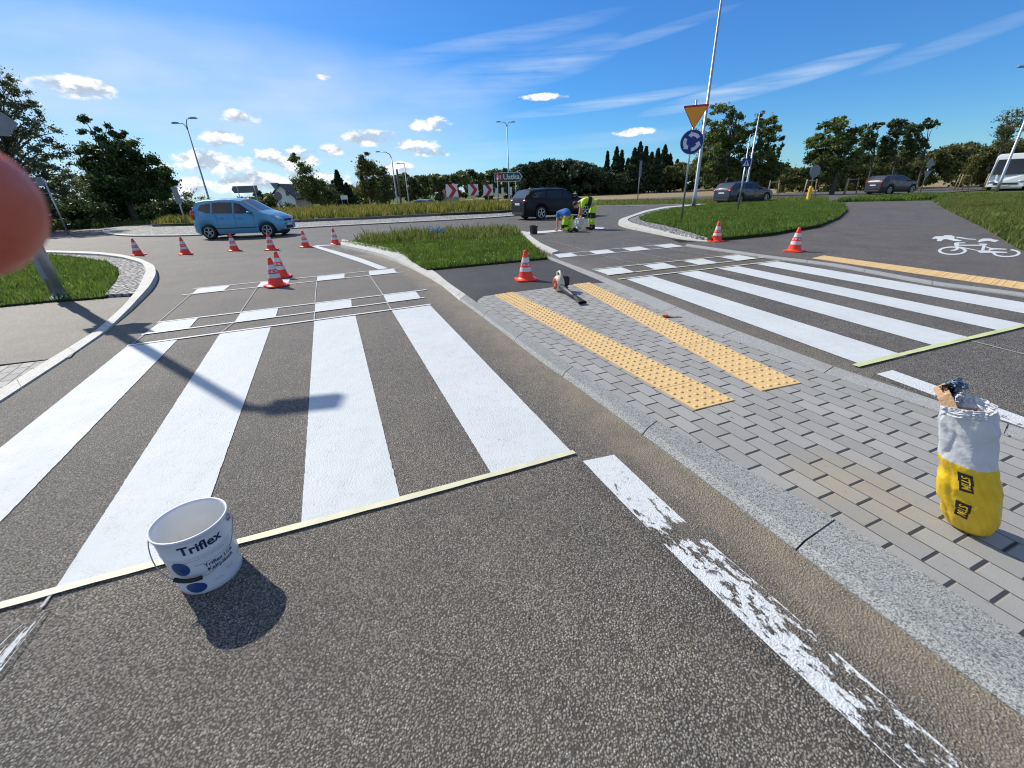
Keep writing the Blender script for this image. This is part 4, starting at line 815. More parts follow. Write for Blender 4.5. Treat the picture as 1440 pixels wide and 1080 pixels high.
for k in range(3):
    a0=R(30+k*120); P=[]; ro,ri=rd*.74,rd*.46; n=9; sw=R(66)
    for i in range(n): a=a0+sw*i/(n-1); P.append((ro*math.cos(a),ro*math.sin(a)))
    ae=a0+sw; P+=[(rd*.88*math.cos(ae),rd*.88*math.sin(ae)),(rd*.62*math.cos(ae+.5),rd*.62*math.sin(ae+.5)),(rd*.34*math.cos(ae),rd*.34*math.sin(ae))]
    for i in reversed(range(n)): a=a0+sw*i/(n-1); P.append((ri*math.cos(a),ri*math.sin(a)))
    flat('arrow',P,c0,fr,.004,M['wsign'],dk,.009)
# lamp posts
def lamp(name,label,base,top,arms,r=.07,mat='galv',group='street lamps',head=.55):
    rt=empty(name,base,0,label=label,cat='street lamp',group=group); H_=top.z-base.z; dx=top.x-base.x; dy=top.y-base.y
    MB().tube([(0,0,0),(0,0,.9),(0,0,.95),(dx,dy,H_)],[r*1.2,r*1.2,r,r*.55],12).build('pole',M[mat],rt)
    for (ax,ay,az_) in arms:
        e=Vector((dx+ax,dy+ay,H_+az_)); d=Vector((ax,ay,0)).normalized() if (ax or ay) else Vector((1,0,0))
        MB().tube([(dx,dy,H_-.05),(dx+ax*.12,dy+ay*.12,H_+az_*.55),(dx+ax*.45,dy+ay*.45,H_+az_*.92),tuple(e)],[r*.5,r*.45,r*.4,r*.35],8).build('arm',M[mat],rt)
        h=MB(); a=math.atan2(d.y,d.x); h.box(e+d*head*.4,(head,.24,.07),a); h.box(e+d*head*.45+Vector((0,0,.05)),(head*.6,.16,.05),a); h.build('lamp_head',M['galv_d'],rt,bevel=.01)
    return rt
b=G(975,291,.15); tp=A(1011.5,0,b.y); lamp('street_lamp','tall street lamp beside the roundabout sign, its head at the photo top',Vector((b.x,b.y,0)),Vector((b.x,b.y,tp.z+.1)),[(-.35,0,.5),(.45,.1,.5)],.1)
b=at_base(300,38); tp=A(270,182,38); lamp('street_lamp','twin-armed street lamp rising behind the blue car',b,Vector((b.x,38,tp.z)),[(-.55,0,.45),(.35,.1,.75)],.075,mat='galv_d')  # backlit shade put into the colour: darker steel on the left posts
b=at_base(717,58); tp=A(713,178,58); lamp('street_lamp','twin-armed street lamp behind the green direction sign',b,Vector((b.x,58,tp.z)),[(-.75,0,.5),(.5,.1,.45)],.09,mat='galv_d')
b=at_base(561,55); tp=A(552,222,55); lamp('street_lamp','street lamp with a curved arm left of the chevrons',b,Vector((b.x,55,tp.z)),[(-1.2,0,.65)],.1,mat='galv_d')
b=at_base(577,64); tp=A(572,230,64); lamp('street_lamp','small street lamp between the curved-arm lamp and the chevrons',b,Vector((b.x,64,tp.z)),[(-.5,0,.05)],.09,mat='galv_d')
b=at_base(1036,45); tp=A(1046,190,45); lamp('street_lamp','shorter of two slim lamps above the dark estate car, with a small head',b,Vector((b.x,45,tp.z)),[(.2,0,.05)],.07)
b=G(1046,283,.1); tp=A(1064,160,b.y); lamp('street_lamp','taller slim lamp right beside the pedestrian crossing sign',Vector((b.x,b.y,0)),Vector((b.x,b.y,tp.z)),[(.1,0,.02)],.075,head=.25)
b=G(1402,267,0.0); b=Vector((b.x*.9,b.y*.9,0)); tp=A(1461,96,b.y); lamp('street_lamp','leaning-looking lamp post in front of the white bus, its arm at the right edge',Vector((b.x,b.y,0)),Vector((b.x,b.y,tp.z)),[(-1.6,0,.12)],.1,head=.7)
# utility pole beside curved-arm lamp
rt=empty('utility_pole',(0,0,0),label='dark wooden pole close right of the curved-arm lamp',cat='pole'); a=at_base(566,52); tpz=A(557,238,52).z; pole([a,(a.x,52,tpz)],.11,'bark',8,rt)
# lit crossing column at the left that throws the long shadow
b=G(86,421,.02); rt=empty('crossing_light_column',Vector((b.x,b.y,0)),0,label='thick grey steel column in the left grass carrying sign plates and a lamp arm',cat='street lamp')
MB().tube([(0,0,0),(0,0,1.35),(0,0,1.42),(0,0,6.0)],[.092,.092,.075,.055],16).build('pole',M['galv'],rt)
MB().lathe([(.20,0),(.20,.03),(.14,.05),(.12,.09)],16,cap=True).build('base_cover',M['wsign'],rt)
MB().box((0,-.1,.55),(.10,.03,.34)).build('service_door',M['galv_d'],rt,bevel=.006)
e=G(515,569)-G(425,578); e.z=0
MB().tube([(0,0,5.98),(e.x*.15,e.y*.15,6.03),(e.x*.4,e.y*.4,6.05)],[.06,.05,.045],10).build('arm',M['galv'],rt)
d=e.normalized(); MB().box((d.x*.42,d.y*.42,6.04),(.55,.26,.10),math.atan2(d.y,d.x)).build('lamp_head',M['galv_d'],rt,bevel=.03)
fr2=plate_frame(0,Vector((-.1,1,0)))
flat('sign_plate',[(-.28,-.28),(.28,-.28),(.28,.28),(-.28,.28)],(0,.12,2.9),fr2,.02,M['signgrey'],rt)
flat('sign_plate',[(-.1,-.14),(.42,-.17),(.58,0),(.42,.17),(-.1,.14)],(-.05,-.13,2.62),plate_frame(0,Vector((.5,-.85,0))),.02,M['signgrey'],rt)
# ---- other signs
def post_sign(name,label,px,Y,shapes,hz,face,r=.03,cat='road sign',base=None,group=None,mat='galv',lean=0):
    b=base or at_base(px,Y); rt=empty(name,b,0,label=label,cat=cat,group=group); fr=plate_frame(0,Vector(face)); pole([(0,0,0),(lean,0,hz)],r,mat,8,rt,'post')
    for (nm,P,cx,cz,mt,of) in shapes: flat(nm,P,Vector((cx,0,cz))+fr[2]*.06,fr,.012,M[mt],rt,of)
    return rt,fr
def rect(w_,h_): return [(-w_/2,-h_/2),(w_/2,-h_/2),(w_/2,h_/2),(-w_/2,h_/2)]
# chevrons
chv=lambda w_: [(-w_*.34,w_*.5),(w_*.02,w_*.5),(w_*.42,0),(w_*.02,-w_*.5),(-w_*.34,-w_*.5),(w_*.06,0)]
for i,(px,Y,pt,pb,xc,ww) in enumerate(((637,32.5,259,277,635.5,15.5),(667,35,259,275,665.5,14),(687,38,259.5,275,686.5,13))):
    cpt=A(xc,(pt+pb)/2,Y); wdt=A(xc+ww/2,268,Y).x-A(xc-ww/2,268,Y).x; hh=(A(xc,pt,Y).z-A(xc,pb,Y).z); wdt=hh
    b=Vector((cpt.x,Y,.18)); rt=empty('chevron_sign',b,0,label=['largest red and white chevron board, leftmost on the roundabout island','middle one of the three red and white chevron boards','smallest red and white chevron board, nearest the green direction sign'][i],cat='road sign',group='chevron boards on the roundabout island')
    fr=plate_frame(0,Vector((-.1*i-.05,-1,0))); pole([(0,0,0),(0,0,cpt.z-.18+hh*.4)],.03,'galv',8,rt,'post'); c0=Vector((0,-.05,cpt.z-.18))
    bd=flat('board',rect(wdt,hh),c0,fr,.015,M['wsign'],rt); flat('chevron',chv(hh),c0,fr,.004,M['rsign'],bd,.006)
# green direction sign
Y=40; c0=A(714,249,Y); Ws=A(733,249,Y).x-A(694.5,249,Y).x; Hs=A(714,242.3,Y).z-A(714,255.5,Y).z
rt=empty('direction_sign',Vector((c0.x,Y,gz(c0.x,Y))),0,label='green arrow-shaped direction sign reading 21 Ustka on three posts',cat='direction sign'); fr=plate_frame(0,Vector((-.05,-1,0))); zc=c0.z-gz(c0.x,Y)
P=[(-Ws/2,-Hs/2),(Ws*.42,-Hs/2),(Ws*.54,0),(Ws*.42,Hs/2),(-Ws/2,Hs/2)]
bd=flat('board',P,(0,0,zc),fr,.03,M['wsign'],rt); flat('panel',[(a*.975,b_*.90) for a,b_ in P],(0,0,zc),fr,.006,M['gsign'],bd,.005)
flat('route_number_plate',rect(Ws*.27,Hs*.66),fr[0]*(-Ws*.32)+Vector((0,0,zc)),fr,.005,M['rsign'],bd,.010); signtext('21',Hs*.62,fr[0]*(-Ws*.32)+Vector((0,0,zc)),fr,M['wsign'],bd,.014,.01); signtext('Ustka',Hs*.80,fr[0]*(Ws*.13)+Vector((0,0,zc)),fr,M['wsign'],bd,.014,.012,sx=1.05)
flat('arrow_stroke',[(Ws*.455,Hs*.38),(Ws*.535,0),(Ws*.455,-Hs*.38),(Ws*.435,-Hs*.38),(Ws*.50,0),(Ws*.435,Hs*.38)],(0,0,zc),fr,.004,M['wsign'],bd,.012)
for dx in (-.38,.28): pole([(dx*Ws,.06,0),(dx*Ws,.06,zc+Hs*.4)],.04,'galv',8,rt,'post')
# small white posts beside the green sign
for i,(px,top_,lab) in enumerate(((700,264,'narrow white marker plate on a post, left of the direction sign legs'),(708,263,'narrow white marker plate between the direction sign legs'),(719.5,262,'narrow white marker plate closest to the black estate car'))):
    Y=44; c=A(px,top_+4,Y); post_sign('marker_post',lab,px,Y,[('plate',rect(.22,.7),0,c.z-gz(c.x,Y)-.1,'wsign',0)],c.z-gz(c.x,Y)+.2,(-.2,-1,0),.03,'marker post',group='marker posts behind the roundabout')
# grey back of an arrow sign, left
Y=42; c=A(353,266,Y); W_=A(371,266,Y).x-A(334,266,Y).x; H_=A(353,261,Y).z-A(353,271,Y).z
rt=empty('direction_sign',at_base(353,Y),0,label='grey back of a left-pointing arrow sign above the blue car roof',cat='direction sign'); fr=plate_frame(0,Vector((0,-1,0))); zc=c.z-gz(c.x,Y)+.05
flat('board',[(-W_/2,0),(-W_*.42,-H_/2),(W_/2,-H_/2),(W_/2,H_/2),(-W_*.42,H_/2)],(0,0,zc),fr,.03,M['signgrey'],rt)
for dx in (-.25,.4): pole([(dx*W_,-.04,0),(dx*W_,-.04,zc+.3)],.035,'galv',8,rt,'post')
# backs of yield + round sign
Y=46; c=A(396.5,267,Y); b=at_base(397,Y); z0=c.z-b.z
rt,fr=post_sign('sign_back','dark backs of a yield triangle and a round sign on one post before the house',396.5,Y,[('triangle_plate',[(-.42,.38),(0,-.34),(.42,.38)],0,z0+.75-.5,'signgrey',0),('round_plate',circ(.4),0.05,z0-.55,'signgrey',0)],z0+.5,(0,-1,0))
# leaning-looking grey panel on post behind the oak
Y=30; b=at_base(257,Y); c=A(248,275,Y)
post_sign('sign_back','narrow grey panel on a grey post between the oak and the blue car',257,Y,[('panel',rect(.32,1.0),0,c.z-b.z,'signgrey',0)],c.z-b.z+.4,(.3,-1,0),.05)
Y=26; b=at_base(83,Y)
post_sign('road_sign_post','thin grey post in front of the left bushes, its plate behind the fingertip',83,Y,[('plate',rect(.35,.45),-.25,2.75,'signgrey',0)],2.9,(.2,-1,0),.04,base=Vector((b.x,b.y,0)))
# pedestrian crossing sign
Y=22.5; c=A(1049.5,229,Y); b=Vector((A(1044,283,Y).x,Y,.05)); hh=A(1049,223,Y).z-A(1049,235.5,Y).z
rt=empty('pedestrian_crossing_sign',Vector((c.x,Y,.05)),0,label='blue square pedestrian crossing sign with white triangle beside the two slim lamps',cat='road sign'); fr=plate_frame(0,Vector((-.4,-.9,0))); zc=c.z-.05
pole([(0,.04,0),(0,.04,zc+.3)],.035,'galv',8,rt,'post'); bd=flat('board',roundpoly(rect(hh,hh),.05),(0,0,zc),fr,.015,M['bsign'],rt)
flat('white_triangle',[(-hh*.38,-hh*.34),(hh*.38,-hh*.34),(0,hh*.38)],(0,0,zc),fr,.004,M['wsign'],bd,.006)
fg=[(-.02,.12),(.03,.14),(.05,.04),(.12,-.02),(.10,-.06),(.03,-.02),(.06,-.14),(.12,-.30),(.07,-.31),(.0,-.14),(-.06,-.31),(-.11,-.30),(-.04,-.10),(-.05,-.01),(-.12,-.07),(-.14,-.03)]
flat('walking_figure',[(a*hh,b_*hh) for a,b_ in fg],(0,0,zc),fr,.003,M['black'],bd,.010); flat('figure_head',circ(.045*hh,12,.005*hh,.19*hh),(0,0,zc),fr,.003,M['black'],bd,.010)
# round sign on yellow bollard
b=G(1136,281,.0); b=Vector((b.x*.95,b.y*.95,0)); cy=A(1141,241,b.y).z; rt=empty('bollard_sign',b,0,label='grey-backed round sign on a short yellow bollard',cat='road sign'); M['ybol']=simple('yellow_plastic',(0.75,0.42,0.01),.4)
MB().lathe([(.17,0),(.17,.04),(.13,.1),(.12,.8),(.10,.95),(.04,1.0)],14,cap=True).build('bollard',M['ybol'],rt); pole([(0,0,.9),(0,0,cy+.3)],.035,'galv',8,rt,'post'); flat('round_plate',circ(.42),(0,-.06,cy),plate_frame(0,Vector((.15,-1,0))),.015,M['signgrey'],rt)
# priority diamond + yield backs
Y=41; c=A(1289,231,Y); b=at_base(1284,Y); z0=c.z-b.z
post_sign('sign_back','pale diamond plate above an inverted triangle behind the dark car on the right',1284,Y,[('diamond_plate',[(-.48,0),(0,-.48),(.48,0),(0,.48)],0,z0,'signgrey',0),('triangle_plate',[(-.42,.3),(0,-.4),(.42,.3)],0,z0-.85,'signgrey',0)],z0+.3,(.2,-1,0))
Y=47; c=A(896,238,Y); b=at_base(895,Y)
post_sign('sign_back','narrow edge-on sign on a thin post in front of the spruces',895,Y,[('plate',rect(.34,1.5),0,c.z-b.z,'signgrey',0)],c.z-b.z+.7,(.5,-.8,0),.045)
Y=50; c=A(1043,243,Y)
post_sign('sign_back','small grey plate on a post left of the pedestrian sign',1041,Y,[('plate',rect(.4,.7),0,c.z-gz(c.x,Y),'wsign',0)],c.z-gz(c.x,Y)+.4,(0,-1,0),.04)
# place-name board far away on the side road
Y=85; c=A(488,277.5,Y); rt=empty('place_board',at_base(488,Y),0,label='small pale board on two legs in front of the dark spruce',cat='road sign'); fr=plate_frame(0,Vector((0,-1,0))); zc=c.z-rt.location.z; flat('board',rect(1.3,.7),(0,0,zc),fr,.03,M['wsign'],rt)
for dx in (-.5,.5): pole([(dx,.04,0),(dx,.04,zc)],.04,'galv',6,rt,'leg')
# side road beyond the roundabout
drape('side_road',[A(497,293,60),A(530,293,60),A(528,287,100),A(518,286,160),A(512,286,160),A(512,287,100)],M['asphalt_path'],.01,10)
# houses
def house(label,px,Y,W_,D_,h,rh,wall,roof,windows,rz=0,chim=True):
    b=at_base(px,Y); rt=empty('house',b,rz,label=label,cat='house'); mb=MB(); x,y=W_/2,D_/2
    mb.add([(-x,-y,0),(x,-y,0),(x,y,0),(-x,y,0),(-x,-y,h),(x,-y,h),(x,y,h),(-x,y,h),(0,-y,h+rh),(0,y,h+rh)],[(0,1,5,8,4),(2,3,7,9,6),(1,2,6,5),(3,0,4,7)]); mb.build('wall',wall,rt)
    r=MB(); ov=.45; k=rh/x
    for s_ in (-1,1):
        a=Vector((0,-y-ov,h+rh+.05)); b2=Vector((s_*(x+ov),-y-ov,h-ov*k+.05)); c=Vector((s_*(x+ov),y+ov,h-ov*k+.05)); d=Vector((0,y+ov,h+rh+.05)); r.prism([a,b2,c,d],(0,0,.18))
    rf=r.build('roof',roof,rt)
    if chim: MB().box((x*.45,y*.2,h+rh*.85),(.7,.7,1.6)).build('chimney',M['bark'],rf)
    for (wx,wz,ww,wh) in windows:
        f=MB().box((wx,-y-.02,wz),(ww+.16,.06,wh+.16)).build('window',M['wsign'],rt); MB().box((wx,-y-.05,wz),(ww,.04,wh)).build('pane',M['glass'],f)
    return rt
M['render']=simple('white_render',(0.82,0.82,0.80),.85,var=.05,vs=1); M['roofd']=simple('dark_roof_tiles',(0.035,0.037,0.045),.7,var=.3,vs=3); M['roofr']=simple('red_roof_tiles',(0.20,0.05,0.04),.7,var=.3,vs=3)
house('white gabled house with dark roof and chimney behind the yield sign back',415,88,4.2,8,2.6,2.1,M['render'],M['roofd'],[(-.9,2.9,.7,.9),(1.0,3.3,.6,.7)],R(4))
house('small house with red roof half hidden behind the first chevron board',634,140,4,5,2.0,2.2,M['render'],M['roofr'],[(0,1.5,1,1)],R(80),False)
# tree-guard stake frames by the field
M['wood']=simple('pale_wood',(0.30,0.24,0.17),.8,var=.2)
def guard(px,Y,lab):
    b=at_base(px,Y); rt=empty('tree_guard',b,0,label=lab,cat='tree guard',group='wooden stake frames round young trees')
    for x,y in ((-.55,-.4),(.55,-.4),(0,.5)): MB().tube([(x,y,0),(x*.8,y*.8,1.5)],.05,6).build('stake',M['wood'],rt)
    MB().tube([(-.5,-.36,1.35),(.5,-.36,1.35)],.045,6).build('crossbar',M['wood'],rt)
for px,Y,lab in ((1128,44,'wooden stake frame left of the alder trunk'),(1184,44,'wooden stake frame right of the alder trunk'),(1232,45,'wooden stake frame left of the dark hatchback'),(1336,45,'wooden stake frame at the yellow-green sapling'),(1375,46,'wooden stake frame closest to the white bus'),(1078,46,'wooden stake frame just right of the dark estate car')): guard(px,Y,lab)
# ================================================ LOOSE GRIT
def grit(name,label,P,s0,s1,mat,seed,z=.006):
    rg=np.random.default_rng(seed); n=len(P); sz=rg.uniform(s0,s1,n)*rg.uniform(.4,1,n); O=np.array([(1,0,0),(0,1,0),(-1,0,0),(0,-1,0),(0,0,1),(0,0,-1)])*1.0
    V=O[None]*sz[:,None,None]*rg.uniform(.5,1.2,(n,6,1)); V[:,:,2]*=.7; a=rg.uniform(0,2*PI,n); c_,s_=np.cos(a),np.sin(a); X_=V[:,:,0]*c_[:,None]-V[:,:,1]*s_[:,None]; Y_=V[:,:,0]*s_[:,None]+V[:,:,1]*c_[:,None]
    V=np.stack([X_+P[:,0:1],Y_+P[:,1:2],V[:,:,2]+z+sz[:,None]*.5],2).reshape(-1,3); T=np.array([(0,1,4),(1,2,4),(2,3,4),(3,0,4),(1,0,5),(2,1,5),(3,2,5),(0,3,5)]); Fq=(np.arange(n)[:,None,None]*6+T[None]).reshape(-1,3)
    return setp(npmesh(name,V,Fq,M[mat]),label,'grit',kind='stuff')
leafmat('grit',(.10,.085,.065),(.48,.42,.34),0.0); leafmat('dryleaf',(.12,.07,.02),(.30,.20,.08),.2)
rg=np.random.default_rng(77); kk=kl[rg.integers(0,len(kl)-1,5200)]; kn=np.roll(kl,-1,0); ii=rg.integers(18,len(kl)-1,5200); tt=rg.random((5200,1)); base_=kl[ii]*(1-tt)+kl[np.minimum(ii+1,len(kl)-1)]*tt; dvec=kl[np.minimum(ii+1,len(kl)-1)]-kl[ii]; nrm=np.c_[dvec[:,1],-dvec[:,0]]/np.linalg.norm(dvec,axis=1)[:,None]; off_=np.abs(rg.normal(0,.16,(5200,1)))+.01
grit('grit','loose sandy grit gathered along the left kerb of the paved island',base_+nrm*off_,.0012,.0045,'grit',78)
Pq=np.c_[rg.uniform(-3,4,2600),rg.uniform(.4,7,2600)]; grit('grit','scattered loose stones on the near carriageway and pavers',Pq,.001,.0035,'grit',79,.012)
leaflets(np.c_[rg.uniform(-.2,3.2,70),rg.uniform(.9,6,70),np.full(70,.036)],.009,'dryleaf','fallen_leaf_bits',None,80,3.0,kind='stuff',label='small dry leaf bits scattered on the pavers',cat='leaves')
# ================================================ TRAFFIC CONES
def make_cone():
    rt=empty('traffic_cone',(0,0,0),0,cat='traffic cone',group='orange and white traffic cones on the road')
    mb=MB(); s=.185; P=roundpoly([(-s,-s),(s,-s),(s,s),(-s,s)],.09,4); mb.prism([Vector((a,b_,.004)) for a,b_ in P],(0,0,.022)); mb.lathe([(.165,.026),(.145,.034),(.128,.055)],20); mb.build('base',M['cone'],rt)
    rr=lambda z:.128-(z-.055)*(.128-.030)/.435
    mb=MB()
    mb.lathe([(rr(.055),.055),(rr(.155),.155),(rr(.3),.3),(rr(.49),.49),(.024,.503),(.016,.507),(.014,.45)],20); mb.build('body',M['cone'],rt)
    for z0,z1 in ((.155,.225),(.305,.385),(.25,.285)): MB().lathe([(rr(z0)+.0018,z0),(rr(z1)+.0018,z1)],20).build('reflective_band',M['band'],rt)
    mb=MB()
    for k in range(7):
        for q in range(3):
            a=2*PI*k/7+q*.17; z=.2675; r=rr(z)+.0035; mb.box((r*math.cos(a),r*math.sin(a),z),(.003,.012,.026),a)
    mb.build('printed_mark',M['cone'],rt); return rt
cone=make_cone(); first=True
for px,py,z,rz,lab in ((739.5,393.5,.024,.2,'upright cone on the dark asphalt patch of the island, next to the blower'),(389,402,.013,.8,'front cone of the two standing close together on the left crossing squares'),(396,389.5,.01,.3,'cone just behind the front one, partly hidden by it at the left crossing'),
    (194.5,359,0,.1,'leftmost cone of the row across the far left lane'),(261.5,357.5,0,.5,'second cone from the left in the far row, between the leftmost and the blue car'),(330,352.5,0,.9,'cone in the far row standing below the doors of the blue car'),(382,351.5,0,.2,'cone of the far row in front of the nose of the blue car'),(430,347.5,0,.7,'second cone from the right in the far left row'),(472,343.5,0,.3,'rightmost cone of the far left row, at the tip of the island kerb'),
    (1007,339.5,.016,.4,'cone at the foot of the grass mound on the right'),(1116.5,353.5,.016,.6,'right-hand cone standing on the cycle path beside the yellow tiles')):
    o=cone if first else copy_tree(cone); first=False; p=G(px,py,z); o.location=p; o.rotation_euler=(0,0,rz); o['label']=lab

# ================================================ CARS
def carpaint(name,c,rough=.28,metal=.35):
    m,t,b=newmat(name); n=t.noise(t.node('ShaderNodeTexCoord').outputs['Object'],2.5,4,.6).outputs[0]
    t.set(b.inputs['Base Color'],t.mix(n,tuple(x*.9 for x in c),tuple(min(1,x*1.1) for x in c))); b.inputs['Metallic'].default_value=metal; t.set(b.inputs['Roughness'],t.mr(n,.3,.7,rough*.8,rough*1.4)); b.inputs['Coat Weight'].default_value=.5 if name!='paint_black' else .0; b.inputs['Specular IOR Level'].default_value=.5 if name!='paint_black' else .28; b.inputs['Coat Roughness'].default_value=.06; M[name]=m
carpaint('paint_blue',(0.10,0.30,0.46),.3,.2); carpaint('paint_black',(0.004,0.005,0.008),.3,.0); carpaint('paint_grey',(0.03,0.035,0.045)); carpaint('paint_plum',(0.035,0.025,0.035)); carpaint('paint_silverblue',(0.16,0.22,0.28)); carpaint('paint_white',(0.85,0.86,0.87),.35,0)
def wheel(parent,x,y,r,wd,side,rim='rim'):
    rot=Matrix.Rotation(R(90),3,'X'); t_=MB(); t_.lathe([(r*.66,-wd/2),(r*.93,-wd/2),(r,-wd*.32),(r,wd*.32),(r*.93,wd/2),(r*.66,wd/2)],24,0,(x,y,r),rot); w_=t_.build('wheel',M['tyre'],parent)
    m=MB(); f=side; c=Vector((x,y,r))
    m.lathe([(r*.67,-f*wd*.5),(r*.62,-f*wd*.42),(r*.60,-f*wd*.1),(0.001,-f*wd*.08)],20,1,c,rot)
    for k in range(5):
        a=2*PI*k/5+.3; d=Vector((math.cos(a),0,math.sin(a))); n=Vector((-math.sin(a),0,math.cos(a))); y0=f*wd*.44
        q=[c+d*r*.12+n*r*.09,c+d*r*.12-n*r*.09,c+d*r*.62-n*r*.06,c+d*r*.62+n*r*.06]; m.prism([v+Vector((0,y0,0)) for v in q],(0,-f*.02,0),0)
    m.lathe([(0.001,0),(r*.15,0),(r*.15,.02)],12,0,c+Vector((0,f*wd*.46,0)),rot); m.lathe([(r*.60,0),(r*.68,0)],24,0,c+Vector((0,f*wd*.505,0)),rot)
    mr_=m.build('rim',[M[rim],M['black']],w_); return w_
def car(label,cat,base,yaw,L,W,top,belt,xr,xf,wr,paint,sides,ws,rg_,tumble=.32,lights='hatch',group=None,zb0=.19):
    H_=max(z for _,z in top); rt=empty('parked_car' if False else 'car',base,yaw,label=label,cat=cat,group=group); tx=[p[0] for p in top]; tz=[p[1] for p in top]; bx=[p[0] for p in belt]; bz=[p[1] for p in belt]
    T=lambda x: float(np.interp(x,tx,tz)); ar=wr+.05
    def hw(x): a=max(0,(abs(x)-(L/2-.75))/.75); return W/2*(1-.20*a**2.3-(.05*a**10))
    def zb(x):
        z=zb0+.10*max(0,(abs(x)-(L/2-.5))/.5)**2
        for xc in (xr,xf):
            d=abs(x-xc)
            if d<ar: z=max(z,wr+math.sqrt(ar*ar-d*d))
        return z
    def sec(x):
        zt=T(x); zB=min(float(np.interp(x,bx,bz)),zt-.035); h=hw(x); b_=zb(x); b0=min(b_,.45) if b_>zb0+.12 else b_; g=max(0,zt-zB-.04); rw=h*.965-tumble*g
        zm=b_+max(.02,(zB-b_)*.55)
        return [(0,b0),(h*.80,b0),(h*.955,b_),(h,b_+max(.01,(zB-b_)*.2)),(h*1.0,zm),(h*.975,zB),(rw,zt-.045),(rw-.10,zt-.008),(rw*.45,zt+.012),(0,zt+.018)]
    def sy(x,z):
        s_=sec(x); ys=[p[0] for p in s_[2:7]]; zs=[p[1] for p in s_[2:7]]; return float(np.interp(z,zs,ys))
    xs_=set(np.linspace(-L/2,L/2,33)); 
    for xc in (xr,xf):
        for k in range(-8,9): xs_.add(xc+ar*math.sin(k/8*PI/2)*1.001)
    xs_|=set(tx); xs_=sorted(x for x in xs_ if -L/2<=x<=L/2); xs2=[xs_[0]]
    for x in xs_[1:]:
        if x-xs2[-1]>.012: xs2.append(x)
    V=[];Fs=[]; n=10
    for x in xs2:
        s_=sec(x); V+=[(x,y,z) for y,z in s_]+[(x,-y,z) for y,z in s_[1:-1]]
    def idx(i,k,sd_): b_=i*18; return b_+k if sd_>0 or k in (0,9) else b_+9+k
    for i in range(len(xs2)-1):
        for k in range(9):
            Fs.append((idx(i,k,1),idx(i+1,k,1),idx(i+1,k+1,1),idx(i,k+1,1))); Fs.append((idx(i,k+1,-1),idx(i+1,k+1,-1),idx(i+1,k,-1),idx(i,k,-1)))
    for i in (0,len(xs2)-1): Fs.append(tuple(idx(i,k,1) for k in range(10))+tuple(idx(i,k,-1) for k in range(8,0,-1)))
    me=bpy.data.meshes.new('body'); me.from_pydata(V,[],Fs); bm=bmesh.new(); bm.from_mesh(me); bmesh.ops.recalc_face_normals(bm,faces=bm.faces[:]); bm.to_mesh(me); bm.free(); body=link('body',me,M[paint],rt,True)
    try: me.set_sharp_from_angle(angle=R(38))
    except Exception: pass
    # dark arch linings
    for xc in (xr,xf): MB().box((xc,0,wr+.05),(ar*1.9,W*.80,wr*1.5)).build('wheel_arch',M['black'],rt)
    for sd_ in (1,-1):
        for P in sides:
            gl=[]
            for i,(x,z) in enumerate(P):
                x2,z2=P[(i+1)%len(P)]
                for k in range(4): f=k/4; gl.append((x+(x2-x)*f,z+(z2-z)*f))
            mb=MB(); cx=sum(p[0] for p in gl)/len(gl); cz=sum(p[1] for p in gl)/len(gl)
            vs=[(cx,sd_*(sy(cx,cz)+.007),cz)]+[(x,sd_*(sy(x,z)+.006),z) for x,z in gl]; mb.add(vs,[(0,1+i,1+(i+1)%len(gl)) for i in range(len(gl))],0,False); mb.build('side_window',M['glass'],rt)
        # door gaps, handles, rub strip
        mb=MB()
        for x in (xr+ar+.12,(xr+xf)/2+.0,xf-ar-.10):
            zz=[float(np.interp(x,bx,bz))*f+zb0*(1-f)+.04 for f in (0,.3,.6,.93)]; mb.tube([(x,sd_*(sy(x,z)+.001),z) for z in zz],.005,4,cap=False)
        mb.build('door_gap',M['black'],rt)
        mb=MB()
        for x in (xr+ar+.30,(xr+xf)/2+.18): z=float(np.interp(x,bx,bz))-.13; mb.box((x,sd_*(sy(x,z)+.012),z),(.16,.03,.035))
        mb.build('door_handle',M[paint],rt,bevel=.006)
        mb=MB(); zz=.42; x0,x1=xr+ar+.02,xf-ar-.04; mb.tube([(x0+(x1-x0)*k/6,sd_*(sy(x0+(x1-x0)*k/6,zz)+.002),zz) for k in range(7)],.018,6); mb.build('rub_strip',M['dkgrey'],rt)
        mx=max(p[0] for p in sides[0])-.12; mz=float(np.interp(mx,bx,bz))+.07; mb=MB(); mb.ell((mx,sd_*(sy(mx,mz)+.12),mz+.01),(.07,.10,.065),12); mb.box((mx,sd_*(sy(mx,mz)+.03),mz-.02),(.05,.10,.03)); mb.build('wing_mirror',M[paint],rt)
        for xc in (xr,xf): wheel(rt,xc,sd_*(W/2-.10),wr,.20,sd_)
    def glasspatch(name,x0,x1,in0,in1):
        mb=MB(); nx_,ny=7,8
        for i in range(nx_+1):
            x=x0+(x1-x0)*i/nx_; s_=sec(x); rw=s_[6][0]-(in0+(in1-in0)*i/nx_)
            for j in range(ny+1):
                y=rw*(2*j/ny-1); z=float(np.interp(abs(y),[p[0] for p in reversed(s_[6:])],[p[1] for p in reversed(s_[6:])])); dx=.006 if x>0 else -.006; mb.v.append((x+dx,y,z+.006))
        for i in range(nx_):
            for j in range(ny): a=i*(ny+1)+j; mb.f.append((a,a+1,a+ny+2,a+ny+1)); mb.m.append(0); mb.sm.append(True)
        mb.build(name,M['glass_pale'],rt)
    glasspatch('windscreen',ws[0],ws[1],.03,.03); glasspatch('rear_window',rg_[0],rg_[1],.04,.06)
    fx=L/2; rx=-L/2
